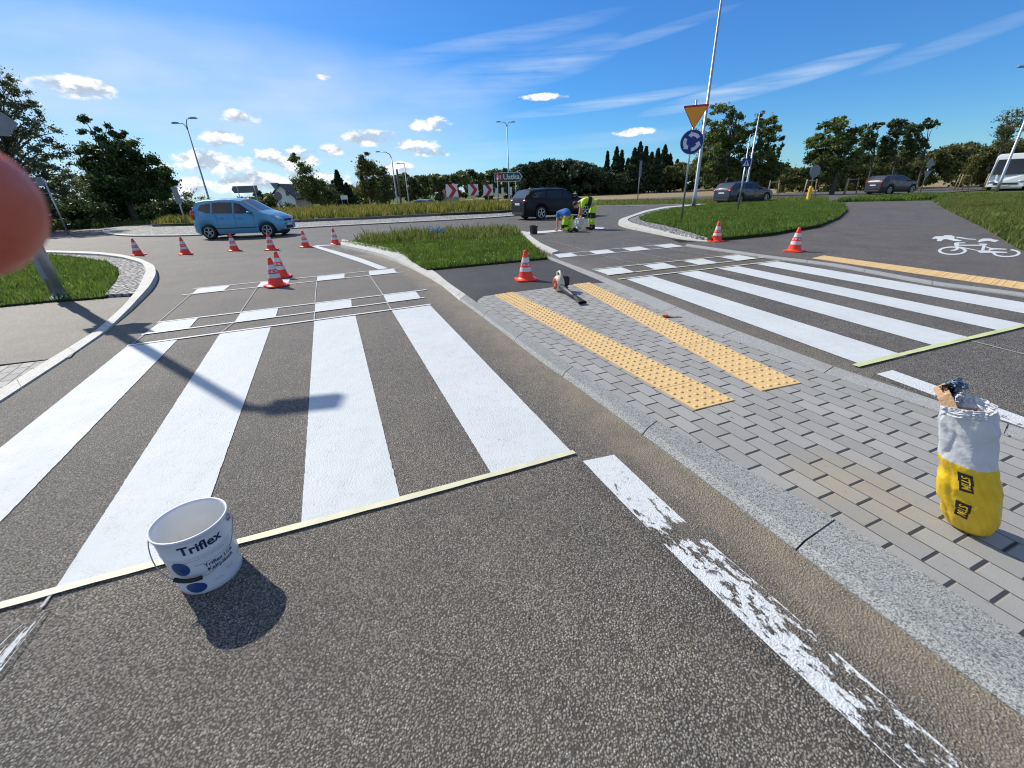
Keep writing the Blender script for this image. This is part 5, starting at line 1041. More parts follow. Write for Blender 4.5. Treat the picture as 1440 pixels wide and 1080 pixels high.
    for sd_ in (1,-1):
        y=hw(fx-.14)*.76; z=T(fx-.25)-.13; MB().ell((fx-.16,sd_*y,z),(.17,.16,.085),14,rot=Matrix.Rotation(sd_*R(-28),3,'Z')@Matrix.Rotation(R(20),3,'Y')).build('headlight',M['lamp_clear'],rt)
        y=hw(rx+.1)*.86; z=lights_z(lights,belt,rx); 
        if lights=='hatch': MB().ell((rx+.12,sd_*(hw(rx+.2)*.93),z),(.10,.07,.20),12).build('tail_light',M['lamp_red'],rt)
        else: MB().ell((rx+.10,sd_*(hw(rx+.05)*.84),z),(.12,.20,.085),12,rot=Matrix.Rotation(sd_*R(24),3,'Z')).build('tail_light',M['lamp_red'],rt)
        MB().ell((fx-.06,sd_*hw(fx)*.72,.36),(.05,.07,.04),8).build('fog_light',M['lamp_clear'],rt)
    MB().box((fx-.012,0,T(fx-.2)-.17),(.06,hw(fx)*.95,.08)).build('grille',M['black'],rt,bevel=.015); MB().box((fx+.005,0,.36),(.05,hw(fx)*1.0,.13)).build('air_intake',M['black'],rt,bevel=.02)
    pz=.50 if lights=='hatch' else .78
    MB().box((fx+.022,0,.47),(.015,.5,.11)).build('number_plate',M['plate'],rt); MB().box((rx-.012,0,pz),(.02,.5,.11)).build('number_plate',M['plate'],rt)
    MB().box((rx+.03,0,.33),(.09,hw(rx)*1.85,.16)).build('rear_bumper',M['dkgrey'] if lights!='hatch' else M[paint],rt,bevel=.04)
    mb=MB(); mb.tube([(rx+.55,0,H_+.0),(rx+.33,0,H_+.16)],.006,5); mb.build('aerial',M['black'],rt)
    return rt,T,sec,hw
def lights_z(l,belt,rx): return float(np.interp(rx,[p[0] for p in belt],[p[1] for p in belt]))-(.02 if l=='hatch' else .10)
M['glass']=simple('car_glass',(0.010,0.013,0.016),.05,spec=.7,var=.05)
# small blue hatchback (3.6 m)
top=[(-1.80,.80),(-1.77,.95),(-1.66,1.25),(-1.48,1.47),(-1.2,1.515),(-.6,1.54),(0,1.525),(.35,1.47),(.95,1.08),(1.10,1.01),(1.45,.90),(1.68,.77),(1.78,.62),(1.80,.52)]
belt=[(-1.8,.98),(0,.93),(1.0,.90),(1.8,.70)]
sw=[[(.30,.96),(.78,.955),(.62,1.07),(.28,1.33),(.06,1.385),(.02,.97)],[(-.05,.975),(-.02,1.39),(-.55,1.41),(-.80,1.39),(-.84,1.0)],[(-.92,1.01),(-.88,1.385),(-1.28,1.33),(-1.42,1.15),(-1.10,1.03)]]
car('small blue five-door hatchback driving round the roundabout behind the row of cones','car',Vector((-11.25,19.65,0)),R(3),3.6,1.66,top,belt,-1.17,1.19,.285,'paint_blue',sw,(1.0,.36),(-1.74,-1.5),.30)
# black estate
top=[(-2.30,.80),(-2.27,1.0),(-2.15,1.20),(-1.88,1.43),(-1.6,1.47),(-.8,1.50),(0,1.48),(.30,1.41),(.95,1.05),(1.12,.99),(1.8,.90),(2.12,.78),(2.27,.62),(2.30,.52)]
belt=[(-2.3,1.02),(0,.95),(1.1,.91),(2.3,.70)]
sw2=[[(.30,.99),(.80,.97),(.62,1.06),(.25,1.29),(-.0,1.345),(-.03,1.0)],[(-.10,1.0),(-.07,1.35),(-.75,1.365),(-.95,1.34),(-1.02,1.03)],[(-1.12,1.05),(-1.05,1.345),(-1.65,1.31),(-1.88,1.15),(-1.80,1.08)]]
b=G(741,310.5); yw=R(27); hd=Vector((math.cos(yw),math.sin(yw),0)); lf=Vector((-hd.y,hd.x,0)); k=1.04
c,T_,sec_,hw_=car('black estate car seen from behind, passing the two kneeling and stooping workers','car',b+hd*2.25+lf*.88,yw,4.6,1.80,top,belt,-1.38,1.42,.325,'paint_black',sw2,(1.0,.32),(-2.24,-1.9),.34,'wide')
# dark grey estate on the right
b=G(1012,286.5,0); 
car('dark grey estate car with number plate visible, beyond the grass mound beside the slim lamps','car',Vector((18.2,35.0,-.05)),R(24),4.7,1.82,[(x*1.02,z) for x,z in top],belt and [(x*1.02,z) for x,z in belt],-1.4,1.44,.33,'paint_grey',sw2,(1.0,.32),(-2.28,-1.92),.34,'wide')
# plum crossover on the far right
topc=[(-2.2,.85),(-2.17,1.05),(-2.0,1.32),(-1.75,1.52),(-1.4,1.56),(-.6,1.58),(0,1.55),(.35,1.46),(.98,1.10),(1.15,1.05),(1.75,.97),(2.05,.84),(2.17,.66),(2.2,.55)]; beltc=[(-2.2,1.12),(0,1.03),(1.1,.98),(2.2,.75)]
swc=[[(.30,1.06),(.80,1.04),(.62,1.13),(.25,1.37),(-.0,1.43),(-.03,1.07)],[(-.10,1.07),(-.07,1.435),(-.75,1.44),(-.95,1.41),(-1.02,1.12)],[(-1.12,1.14),(-1.05,1.41),(-1.45,1.36),(-1.62,1.22)]]
b=G(1240,274.5); car('dark plum crossover on the far right road below the priority sign back','car',Vector((35.0,41.6,-.02)),R(14),4.4,1.84,topc,beltc,-1.3,1.36,.345,'paint_plum',swc,(1.02,.37),(-2.12,-1.78),.32,'wide')
cc=A(590,281,58); car('small grey-blue car half sunk behind the weeds left of the chevrons','car',Vector((cc.x,58,cc.z-1.5)),R(160),3.7,1.66,[(x*1.02,z) for x,z in [(-1.80,.80),(-1.77,.95),(-1.66,1.25),(-1.48,1.47),(-1.2,1.515),(-.6,1.54),(0,1.525),(.35,1.47),(.95,1.08),(1.10,1.01),(1.45,.90),(1.68,.77),(1.78,.62),(1.80,.52)]],[(-1.85,.98),(0,.93),(1.0,.90),(1.85,.70)],-1.17,1.19,.285,'paint_silverblue',sw,(1.0,.36),(-1.74,-1.5),.30)
# white bus
def bus():
    yw=R(217); L,W_,H_=9.0,2.5,2.95; hd=Vector((math.cos(yw),math.sin(yw),0)); f=Vector((44.2,41.4,-.05)); rt=empty('bus',f-hd*L/2+Vector((.3,-.6,0)),yw,label='white coach coming into the picture at the right edge',cat='bus')
    top=[]; mb=MB(); V=[]; xs_=[-L/2,-L/2+.1,-L/2+.3,0,L/2-1.2,L/2-.7,L/2-.35,L/2-.15,L/2-.05,L/2]; prof={0:(0,0)}
    def fr_(x): return max(0,(x-(L/2-1.2))/1.2)
    zs=[.30,.34,.9,1.25,1.3,2.4,2.75,2.9,2.95]
    for x in xs_:
        a=fr_(x); row=[]
        for z in zs:
            hwz=W_/2*(1-.03*max(0,(z-1.2)/1.7))*(1 if z<2.8 else .93 if z<2.93 else .85); hwz*=(1-.10*a**3); xx=x
            if a>0: xx=x-a*(max(0,z-1.25)*.28)
            row.append((xx,hwz,z))
        V+= [(r[0],r[1],r[2]) for r in row]+[(r[0],-r[1],r[2]) for r in reversed(row)]
    n=len(zs)*2; Fs=[]
    for i in range(len(xs_)-1):
        for k in range(n): Fs.append((i*n+k,i*n+(k+1)%n,(i+1)*n+(k+1)%n,(i+1)*n+k))
    Fs+= [tuple(reversed(range(n))),tuple((len(xs_)-1)*n+k for k in range(n))]
    me=bpy.data.meshes.new('body'); me.from_pydata(V,[],Fs); bm=bmesh.new(); bm.from_mesh(me); bmesh.ops.recalc_face_normals(bm,faces=bm.faces[:]); bm.to_mesh(me); bm.free(); link('body',me,M['paint_white'],rt)
    fx=L/2; q=lambda y,z:(fx-(max(0,z-1.25)*.28)+.015,y,z)
    mb=MB(); mb.add([q(-1.02,1.30),q(1.02,1.30),q(1.0,2.5),q(-1.0,2.5)],[(0,1,2,3)]); mb.build('windscreen',M['glass'],rt)
    for s_ in (1,-1):
        mb=MB()
        for k in range(6): x0=-L/2+.4+k*1.35; mb.add([(x0,s_*(W_/2+.01),1.3),(x0+1.25,s_*(W_/2+.01),1.3),(x0+1.25,s_*(W_/2-.005),2.4),(x0,s_*(W_/2-.005),2.4)],[(0,1,2,3)])
        mb.build('side_window',M['glass'],rt)
        MB().ell((fx-.02,s_*.92,.72),(.06,.2,.11),10).build('headlight',M['lamp_clear'],rt)
        m_=MB(); m_.tube([(fx-.25,s_*1.2,2.3),(fx+.15,s_*1.42,2.25),(fx+.18,s_*1.42,1.95)],.03,6); m_.box((fx+.18,s_*1.42,1.8),(.12,.2,.4)); m_.build('mirror',M['black'],rt,)
        for x in (-2.6,2.6): wheel(rt,x,s_*(W_/2-.14),.46,.26,s_)
    MB().box((fx+.01,0,.55),(.04,1.5,.16)).build('grille',M['dkgrey'],rt); MB().box((fx+.03,0,.40),(.02,.52,.11)).build('number_plate',M['plate'],rt); MB().box((fx-.2,-.55,1.45),(.04,.45,.25)).build('destination_card',M['wsign'],rt)
bus()

# ================================================ PAINT BUCKET
M['pail']=simple('white_pail',(0.66,0.68,0.72),.3,var=.05,vs=10); M['pail_in']=simple('pail_inside',(0.74,0.74,0.72),.45,var=.06,vs=10); M['ink']=simple('navy_ink',(0.006,0.022,0.085),.35); M['inkb']=simple('blue_ink',(0.008,0.06,0.20),.35); M['wire']=simple('wire_steel',(0.35,0.36,0.38),.35,.8)
b=G(299,805); RB_,RT_,HB=.116,.130,.300
rt=empty('paint_bucket',b,0,label='open white paint bucket with blue lettering standing on the tape by the second left stripe',cat='bucket')
rad=lambda z: RB_+(RT_-RB_)*z/HB
shell=MB(); shell.lathe([(.001,.002),(RB_-.004,.002),(RB_,.006)]+[(rad(z),z) for z in (.03,.1,.18,.200)]+[(rad(.205)+.0018,.204),(rad(.208)+.0018,.208),(rad(.212),.212),(rad(.27),.27),(RT_+.001,.286),(RT_+.005,.290),(RT_+.005,HB),(RT_-.001,HB),(RT_-.004,.288)],64,0); shell.lathe([(RT_-.004,.288),(rad(.24)-.004,.24),(rad(.2)-.0055,.236),(rad(.1)-.004,.1),(RB_-.006,.012),(.001,.010)],64,1); shell.build('pail',[M['pail'],M['pail_in']],rt)
def onpail(x,z,az0,off=.0012): a=az0+x/rad(z); r=rad(z)+off; return (r*math.cos(a),r*math.sin(a),z)
def pailtext(s,size,x0,z0,az0,mat,bold=.0,name='lettering',al='CENTER',tilt=0):
    V_,F_=text_geo(s,size,bold,al); MB().add([onpail(x0+v.x,z0+v.y+v.x*tilt,az0) for v in V_],F_).build(name,mat,rt)
az0=math.atan2(-b.y,-b.x)+R(6)
pailtext('Triflex',.056,-.012,.243,az0,M['ink'],.0015); pailtext('Triflex Line',.025,.030,.142,az0,M['ink'],.0004); pailtext('Kaltplastik',.025,.030,.118,az0,M['ink'],.0004)
for s_,x_,z_ in (('KP 3000',.12,.095),('2K / 15 kg',.12,.085),('Weiss 9016',.05,.080),('Thermo Spray',.05,.070),('Komponente A',.0,.055)): pailtext('· · · · ·' if False else 'lll ll lll' if False else '----- ---',.010,x_,z_,az0,M['ink'],.0002,'small_print')
def pailpatch(name,P,az,mat):
    n=len(P); cx=sum(p[0] for p in P)/n; cz=sum(p[1] for p in P)/n; V=[onpail(cx,cz,az,.0008)]; Fs=[]
    for r_ in (.35,.7,1.0):
        for p in P: V.append(onpail(cx+(p[0]-cx)*r_,cz+(p[1]-cz)*r_,az,.0008))
    for i in range(n): Fs.append((0,1+i,1+(i+1)%n))
    for l in range(2):
        for i in range(n): Fs.append((1+l*n+i,1+(l+1)*n+i,1+(l+1)*n+(i+1)%n,1+l*n+(i+1)%n))
    MB().add(V,Fs).build(name,mat,rt)
pailpatch('blue_drop',[(.034*math.cos(2*PI*i/24),.036*math.sin(2*PI*i/24)+.155) for i in range(24)],az0-R(50),M['inkb'])
pailpatch('blue_drop',[(.038*math.cos(2*PI*i/24),.028*math.sin(2*PI*i/24)+.045) for i in range(24)],az0-R(40),M['inkb'])
V=[];Fs=[]
for i in range(65): a=2*PI*i/64; V+=[onpail(0,.010,a,.0008),onpail(0,.019+.003*math.sin(a*5),a,.0008)]
for i in range(64): Fs.append((2*i,2*i+2,2*i+3,2*i+1))
for zz,hh in ((.214,.002),):
    pailpatch('printed_line',[(-.09,zz-.03),(.06,zz-.03),(.06,zz-.0285),(-.09,zz-.0285)],az0,M['inkb'])
pailpatch('printed_line',[(-.055,.158),(.085,.158),(.085,.1592),(-.055,.1592)],az0,M['ink'])
ea=az0+R(62); er=Vector((math.cos(ea),math.sin(ea),0)); eo=Vector((math.sin(ea),-math.cos(ea),0)) ; 
if eo.dot(Vector((-b.x,-b.y,0)))<0: eo=-eo
zc=.264; ears=MB()
for s_ in (1,-1): ears.lathe([(.001,.012),(.010,.010),(.017,.003),(.018,0)],14,0,er*s_*(rad(zc)+.0)+Vector((0,0,zc)),Vector((0,0,1)).rotation_difference(er*s_).to_matrix())
ears.build('handle_ear',M['wire'],rt)
W2=[]; 
for i in range(25):
    u=PI*i/24; W2.append(er*(.146*math.cos(u))+eo*(.142*math.sin(u)**.8)+Vector((0,0,zc-.155*math.sin(u)**.9)))
hdl=MB().tube(W2,.0022,8).build('handle',M['wire'],rt); MB().tube([W2[i] for i in range(11,17)],.0085,10).build('grip',M['black'],hdl)

# ================================================ SACK
M['sack_y']=simple('yellow_sack',(0.78,0.50,0.012),.42,var=.12,vs=9,bump=.25,spec=.5); M['sack_w']=simple('white_sack',(0.60,0.61,0.64),.45,var=.08,vs=9,bump=.25,spec=.5); M['card']=simple('brown_paper',(0.48,0.30,0.17),.85,var=.12,vs=20); M['film']=simple('blue_grey_film',(0.16,0.23,0.32),.25,var=.4,vs=30); M['sackblack']=simple('black_print',(0.012,0.011,0.012),.5)
b=G(1363,741,.03); rt=empty('paper_sack',b,0,label='half-empty yellow and white sack standing open on the grey pavers',cat='sack')
tc_=A(1361,572,b.y+.0); tv=Vector((tc_.x-b.x,0,tc_.z-b.z)); camd=Vector((-b.x,-b.y,0)).normalized(); sdv=Vector((-camd.y,camd.x,0))  # sdv: to the viewer's right
azc=math.atan2(camd.y,camd.x)
prof=[(0,.056,.056),(.03,.072,.07),(.12,.092,.085),(.25,.100,.092),(.38,.098,.088),(.50,.088,.078),(.62,.082,.07),(.75,.084,.062),(.88,.086,.050),(1,.084,.034)]
def sack(th,t_,off=0.0,wr=True):
    a_=np.interp(t_,[p[0] for p in prof],[p[1] for p in prof])+off; b_=np.interp(t_,[p[0] for p in prof],[p[2] for p in prof])+off
    ct,st=math.cos(th),math.sin(th); e=.8; X=a_*math.copysign(abs(st)**e,st); Yc=b_*math.copysign(abs(ct)**e,ct)
    p=b*0+tv*t_*(1.0)+sdv*X+camd*Yc
    if wr:
        q=Vector((math.cos(th)*2.2,math.sin(th)*2.2,t_*5)); fold=abs(mnoise.noise(Vector((math.sin(th)*1.6+t_*1.5,math.cos(th)*1.2-t_*3,21.)))); k=.006*mnoise.noise(q*.8)-.005*max(0,1-fold*6)+.0012*mnoise.noise(q*3.1)+.0035*(1-abs(mnoise.noise(Vector((math.sin(th)*1.2+t_*2,t_*7,3.))))*3)
        k+=.008*mnoise.noise(Vector((math.sin(th)*2.4+t_*5,math.cos(th)*1.5+t_*4,9)))*min(1,max(0,(t_-.5)*5))
        p+=(sdv*st+camd*ct)*k
    if t_>.97: p+=Vector((0,0,.022*mnoise.noise(Vector((th*1.2,4,1)))+ (.03 if st<-.5 else 0)))
    return p
nt,nh=96,110; V=[];Fs=[];mi=[]
for j in range(nh+1):
    for i in range(nt): V.append(tuple(sack(2*PI*i/nt,j/nh)))
for j in range(nh):
    for i in range(nt): Fs.append((j*nt+i,j*nt+(i+1)%nt,(j+1)*nt+(i+1)%nt,(j+1)*nt+i)); mi.append(1 if j/nh>.585 else 0)
base_i=len(V); V.append((0,0,.0)); 
# inside lining going down from the rim
for j in range(8):
    for i in range(nt): 
        p=sack(2*PI*i/nt,1,-.004-.003*j); V.append((p.x-tv.x*.02*j,p.y,p.z-.018*j))
o0=base_i+1
for i in range(nt): Fs.append((nh*nt+i,nh*nt+(i+1)%nt,o0+(i+1)%nt,o0+i)); mi.append(1)
for j in range(7):
    for i in range(nt): Fs.append((o0+j*nt+i,o0+j*nt+(i+1)%nt,o0+(j+1)*nt+(i+1)%nt,o0+(j+1)*nt+i)); mi.append(2 if j>0 else 1)
me=bpy.data.meshes.new('sack_body'); me.from_pydata(V,[],Fs+[tuple(reversed(range(nt))),tuple(o0+7*nt+i for i in range(nt))]); me.polygons.foreach_set('material_index',mi+[0,2]); me.polygons.foreach_set('use_smooth',[True]*len(me.polygons)); link('sack_body',me,[M['sack_y'],M['sack_w'],M['card']],rt)
# folded lip, brown paper flap, crumpled film
def crumple(name,path,wd,mat,amp,seed,parent,nrm=Vector((0,0,1))):
    mb=MB(); n=40; m_=18; P=resample(path,n)
    for i in range(n):
        d=(P[min(i+1,n-1)]-P[max(i-1,0)]).normalized(); s_=d.cross(nrm).normalized()
        for k in range(m_):
            f=k/(m_-1)-.5; q=P[i]+s_*wd*f; q=q+nrm*amp*(abs(mnoise.noise(Vector((i*.2,k*.33,seed))))*2-.4)+Vector((mnoise.noise(Vector((i*.22,k*.4,seed+5))),mnoise.noise(Vector((i*.27,k*.28,seed+9))),0))*amp*.8; mb.v.append(tuple(q))
    for i in range(n-1):
        for k in range(m_-1): mb.f.append((i*m_+k,i*m_+k+1,(i+1)*m_+k+1,(i+1)*m_+k)); mb.m.append(0); mb.sm.append(True)
    o=mb.build(name,M[mat] if isinstance(mat,str) else mat,parent); md=o.modifiers.new('s','SOLIDIFY'); md.thickness=.0015; return o
tp=tv
crumple('paper_flap',[tp+sdv*-.10+camd*.0+Vector((0,0,.055)),tp+sdv*-.07+camd*.03+Vector((0,0,.03)),tp+sdv*-.035+camd*.048+Vector((0,0,-.012))],.042,'card',.0015,2.0,rt,camd)
crumple('folded_lip',[tp+sdv*-.06+camd*.052+Vector((0,0,-.022)),tp+sdv*.0+camd*.058+Vector((0,0,-.012)),tp+sdv*.065+camd*.045+Vector((0,0,.0))],.035,'sack_w',.005,4.0,rt,camd)
crumple('inner_lip',[tp+sdv*-.04-camd*.03+Vector((0,0,.02)),tp+sdv*.03-camd*.035+Vector((0,0,.012)),tp+sdv*.07-camd*.02+Vector((0,0,.004))],.04,'sack_w',.006,5.0,rt,camd)
crumple('plastic_film',[tp+sdv*-.075-camd*.0+Vector((0,0,.0)),tp+sdv*-.065-camd*.01+Vector((0,0,.05)),tp+sdv*-.04-camd*.02+Vector((0,0,.085))],.05,'film',.016,7.0,rt,(camd+sdv*.3).normalized())
crumple('dark_paper',[tp+sdv*-.08+camd*.0+Vector((0,0,.045)),tp+sdv*-.075+camd*.01+Vector((0,0,.06)),tp+sdv*-.055+camd*.0+Vector((0,0,.03))],.03,'sackblack',.012,11.0,rt,camd)
def sacklogo(th0,t0,tilt,s):
    # a black box with lettering reading downwards; x runs down the sack, y towards the viewer's right
    def mp(x,y,off):
        xr_=x*math.cos(tilt)-y*math.sin(tilt); yr_=x*math.sin(tilt)+y*math.cos(tilt)
        t_=t0-xr_/tv.length; am=.092; X_=am*math.sin(th0)+yr_; th=math.asin(max(-1,min(1,math.copysign((abs(X_)/am)**1.25,X_)))); p=sack(th,t_,off); return p
    for x0,x1,y0,y1 in ((-.056,.002,-.028,.028),(.002,.056,-.024,.024)):
        P=MB(); nx_,ny=18,14
        for i in range(nx_+1):
            for j in range(ny+1): P.v.append(tuple(mp((x0+(x1-x0)*i/nx_)*s,(y0+(y1-y0)*j/ny)*s,.0018)))
        for i in range(nx_):
            for j in range(ny): a=i*(ny+1)+j; P.f.append((a,a+1,a+ny+2,a+ny+1)); P.m.append(0); P.sm.append(True)
        P.build('logo_box',M['sackblack'],rt)
    V_,F_=text_geo('STiM',.044,.0009); mb=MB(); mb.add([mp(v.x*.90*s,(v.y)*s,.0034) for v in V_],F_); mb.build('logo_lettering',M['sack_y'],rt)
sacklogo(.06,.47,R(3),.86); sacklogo(-.05,.235,R(-7),.8)

# ================================================ LEAF BLOWER
M['blower_cream']=simple('cream_plastic',(0.55,0.50,0.40),.45,var=.15); M['blower_red']=simple('orange_red_plastic',(0.62,0.07,0.02),.45,var=.15)
b=G(786,410,.026); tip=G(819,429,.026); t_=(tip-b); LB=t_.length; t_.normalize(); nL=Vector((t_.y,-t_.x,0)); 
if nL.x>0: nL=-nL
rt=empty('leaf_blower',b,0,label='cream and orange leaf blower lying on the pavers with its black tube towards the tiles',cat='leaf blower')
rotn=Vector((0,0,1)).rotation_difference(nL).to_matrix(); c=Vector((0,0,.125)); 
mb=MB(); mb.lathe([(.001,.065),(.075,.065),(.108,.05),(.122,.015),(.122,-.02),(.105,-.05),(.001,-.05)],26,0,c,rotn); mb.build('fan_housing',M['blower_cream'],rt)
mb=MB(); mb.lathe([(.001,.082),(.05,.080),(.078,.068)],22,0,c,rotn)
for k in range(12):
    a=2*PI*k/12; d=rotn@Vector((math.cos(a),math.sin(a),0)); mb.tube([c+d*.03+nL*.084,c+d*.085+nL*.070],.0055,5)
mb.build('intake_grille',M['blower_red'],rt)
mb=MB(); mb.box(c-nL*.095+Vector((0,0,.03)),(.13,.11,.15),math.atan2(t_.y,t_.x)); mb.box(c-nL*.09+Vector((0,0,-.07)),(.12,.10,.05),math.atan2(t_.y,t_.x)); mb.build('engine',M['black'],rt,bevel=.018)
mb=MB(); mb.tube([c-t_*.09+Vector((0,0,.06)),c-t_*.06+Vector((0,0,.16)),c+t_*.02+Vector((0,0,.185)),c+t_*.09+Vector((0,0,.13)),c+t_*.08+Vector((0,0,.05))],[.022,.018,.017,.018,.022],10); hd_=mb.build('handle',M['blower_cream'],rt); MB().tube([c-t_*.02+Vector((0,0,.168)),c-t_*.02+Vector((0,0,.145))],.009,8).build('trigger',M['black'],hd_)
s0=c+t_*.09+Vector((0,0,-.03)); e0=Vector((tip.x-b.x,tip.y-b.y,.035)); mb=MB(); mid=s0.lerp(e0,.5)
mb.tube([s0,s0.lerp(e0,.25),mid,mid.lerp(e0,.05),s0.lerp(e0,.72)],[.040,.036,.035,.030,.030],14); mb.build('blow_tube',M['dkgrey'],rt)
mb=MB(); a0=s0.lerp(e0,.70); 
for f,w1,h1 in ((0,.033,.033),(.35,.045,.028),(.8,.062,.020),(1,.068,.018)):
    p=a0.lerp(e0,f)
    for k in range(12): a=2*PI*k/12; mb.v.append(tuple(p+nL*math.cos(a)*w1+Vector((0,0,1))*math.sin(a)*h1))
for i in range(3):
    for k in range(12): mb.f.append((i*12+k,i*12+(k+1)%12,(i+1)*12+(k+1)%12,(i+1)*12+k)); mb.m.append(0); mb.sm.append(True)
mb.build('flat_nozzle',M['black'],rt)
# red clamp with a strap
b=G(935,446,.028); rt=empty('small_clamp',b,R(-20),label='small red plastic clamp with a black strap lying near the right kerb of the pavers',cat='clamp')
mb=MB(); mb.box((0,0,.014),(.055,.04,.026)); mb.box((.03,.01,.012),(.03,.05,.016),.5); mb.build('body',M['blower_red'],rt,bevel=.005); MB().tube([(.03,-.01,.012),(.07,-.02,.006),(.11,.0,.008),(.15,.02,.006),(.19,.015,.006)],.006,6).build('strap',M['black'],rt)
# crumpled clear plastic in the island grass
M['clear']=simple('clear_plastic',(0.45,0.62,0.72),.2,var=.4,vs=12,spec=.8)
b=G(617,325,.25); rt=empty('plastic_litter',b,0,label='crumpled pale blue plastic bag caught in the island weeds',cat='litter')
crumple('crumpled_sheet',[Vector((-.28,0,.10)),Vector((-.1,.05,.02)),Vector((.05,0,.06)),Vector((.22,-.05,-.06))],.20,'clear',.11,3.0,rt,Vector((0,-.8,.6)).normalized()); 
crumple('crumpled_sheet',[Vector((-.05,-.6,-.10)),Vector((.02,-.65,-.16)),Vector((.12,-.7,-.14))],.12,'clear',.06,8.0,rt,Vector((0,-.8,.6)).normalized())
# paint pail near the worker
b=G(750.5,329); rt=empty('black_bucket',b,0,label='small black bucket standing by the kneeling worker at the kerb end',cat='bucket')
MB().lathe([(.001,.003),(.125,.003),(.13,.01),(.155,.27),(.162,.275),(.162,.29),(.150,.29),(.145,.25),(.12,.06),(.001,.06)],24).build('shell',M['dkgrey'],rt); MB().tube([(-.16,0,.28),(-.12,.08,.32),(0,.13,.33),(.12,.08,.32),(.16,0,.28)],.005,6).build('handle',M['wire'],rt)

# ================================================ PEOPLE
M['skin']=simple('skin',(0.52,0.27,0.17),.5,var=.08); M['lime']=simple('lime_fabric',(0.48,0.74,0.03),.75,var=.14,vs=9,bump=.3); M['bluefab']=simple('blue_fabric',(0.02,0.12,0.36),.8,var=.15,vs=9,bump=.3); M['blackfab']=simple('black_fabric',(0.015,0.016,0.02),.85,var=.3); M['hair']=simple('dark_hair',(0.03,0.02,0.015),.7,var=.3,vs=30); M['silver']=simple('reflective_tape',(0.55,0.56,0.58),.3,.2)
def skinned(name,J,E,mat,parent,sub=2):
    ks=list(J); me=bpy.data.meshes.new(name); me.from_pydata([J[k][:3] for k in ks],[(ks.index(a),ks.index(b_)) for a,b_ in E],[]); o=bpy.data.objects.new('tmp',me); col.objects.link(o); md=o.modifiers.new('sk','SKIN'); md.use_smooth_shade=True
    for i,k in enumerate(ks):
        r=J[k][3]; me.skin_vertices[0].data[i].radius=(r,r) if not hasattr(r,'__len__') else r; me.skin_vertices[0].data[i].use_root=(i==0)
    s_=o.modifiers.new('sb','SUBSURF'); s_.levels=sub; s_.render_levels=sub
    dg=bpy.context.evaluated_depsgraph_get(); dg.update(); out=bpy.data.meshes.new_from_object(o.evaluated_get(dg)); bpy.data.objects.remove(o); return link(name,out,mat if not isinstance(mat,str) else M[mat],parent,True)
def addto(o,mb):
    bm=bmesh.new(); bm.from_mesh(o.data); me2=mb.mesh('x'); bm.from_mesh(me2); bm.to_mesh(o.data); bm.free(); o.data.polygons.foreach_set('use_smooth',[True]*len(o.data.polygons)); return o
def hand(mb,w_,d,side,spread=Vector((0,1,0))):
    d=Vector(d).normalized(); w_=Vector(w_); s_=Vector(spread); 
    mb.ell(w_+d*.045,(.042,.042,.05),8)
    for i,l in enumerate((.065,.078,.072,.055)): f=(i-1.5)*.021; p0=w_+d*.07+s_*f; p1=p0+d*l*.5+s_*f*.2; mb.tube([p0,p1,p1+d*l*.4+Vector((side*.012,0,-.008))],[.0095,.009,.007],6)
    p0=w_+d*.03-s_*.035; mb.tube([p0,p0-s_*.025+d*.03,p0-s_*.03+d*.06],[.011,.010,.008],6)
def head(mb,c,d,up):
    d=Vector(d).normalized(); up=Vector(up).normalized(); s_=d.cross(up).normalized(); up=s_.cross(d); rot=Matrix((s_,d,up)).transposed(); c=Vector(c)
    mb.ell(c,(.078,.096,.118),14,rot=rot); mb.ell(c+d*.03-up*.06,(.055,.06,.06),10,rot=rot); mb.ell(c+d*.10-up*.01,(.014,.02,.024),8,rot=rot); mb.ell(c+d*.085-up*.055,(.026,.014,.010),8,rot=rot)
    for k in (-1,1): mb.ell(c+s_*.08*k-up*.01,(.012,.02,.032),8,rot=rot); mb.ell(c+s_*.03*k+d*.085+up*.015,(.013,.012,.008),8,rot=rot)
    return rot
# stooping worker
b=G(831.5,322.5); rt=empty('person',b,0,label='stooping worker in lime-yellow and black workwear holding a pale tub over the road',cat='person')
J={'pel':(.05,0,.88,.085),'waist':(-.08,0,.99,.095),'chest':(-.30,0,1.04,.145),'neck':(-.47,0,.98,.06),'head':(-.55,0,.93,.065),
 'hl':(.05,-.10,.84,.095),'kl':(.0,-.13,.48,.062),'al':(.05,-.14,.10,.045),'tl':(-.10,-.15,.045,.04),'hr':(.05,.10,.84,.095),'kr':(-.05,.13,.48,.062),'ar':(.0,.14,.10,.045),'tr':(-.15,.15,.045,.04),
 'sl':(-.38,-.18,1.0,.062),'el':(-.40,-.20,.74,.044),'wl':(-.42,-.12,.50,.030),'sr':(-.38,.18,1.0,.062),'er':(-.42,.19,.74,.044),'wr':(-.46,.10,.52,.030)}
E=[('pel','waist'),('waist','chest'),('chest','neck'),('neck','head'),('pel','hl'),('hl','kl'),('kl','al'),('al','tl'),('pel','hr'),('hr','kr'),('kr','ar'),('ar','tr'),('chest','sl'),('sl','el'),('el','wl'),('chest','sr'),('sr','er'),('er','wr')]
body=skinned('body',J,E,'skin',rt); mb=MB(); hr=head(mb,(-.61,0,.88),(-.45,0,-.9),(-.9,0,.45)); hand(mb,(-.42,-.12,.50),(-.05,.3,-1),-1,Vector((1,0,0))); hand(mb,(-.46,.10,.52),(.05,-.3,-1),1,Vector((1,0,0))); addto(body,mb)
mb=MB(); mb.ell((-.635,0,.915),(.088,.10,.105),12,rot=hr); mb.build('hair',M['hair'],rt)
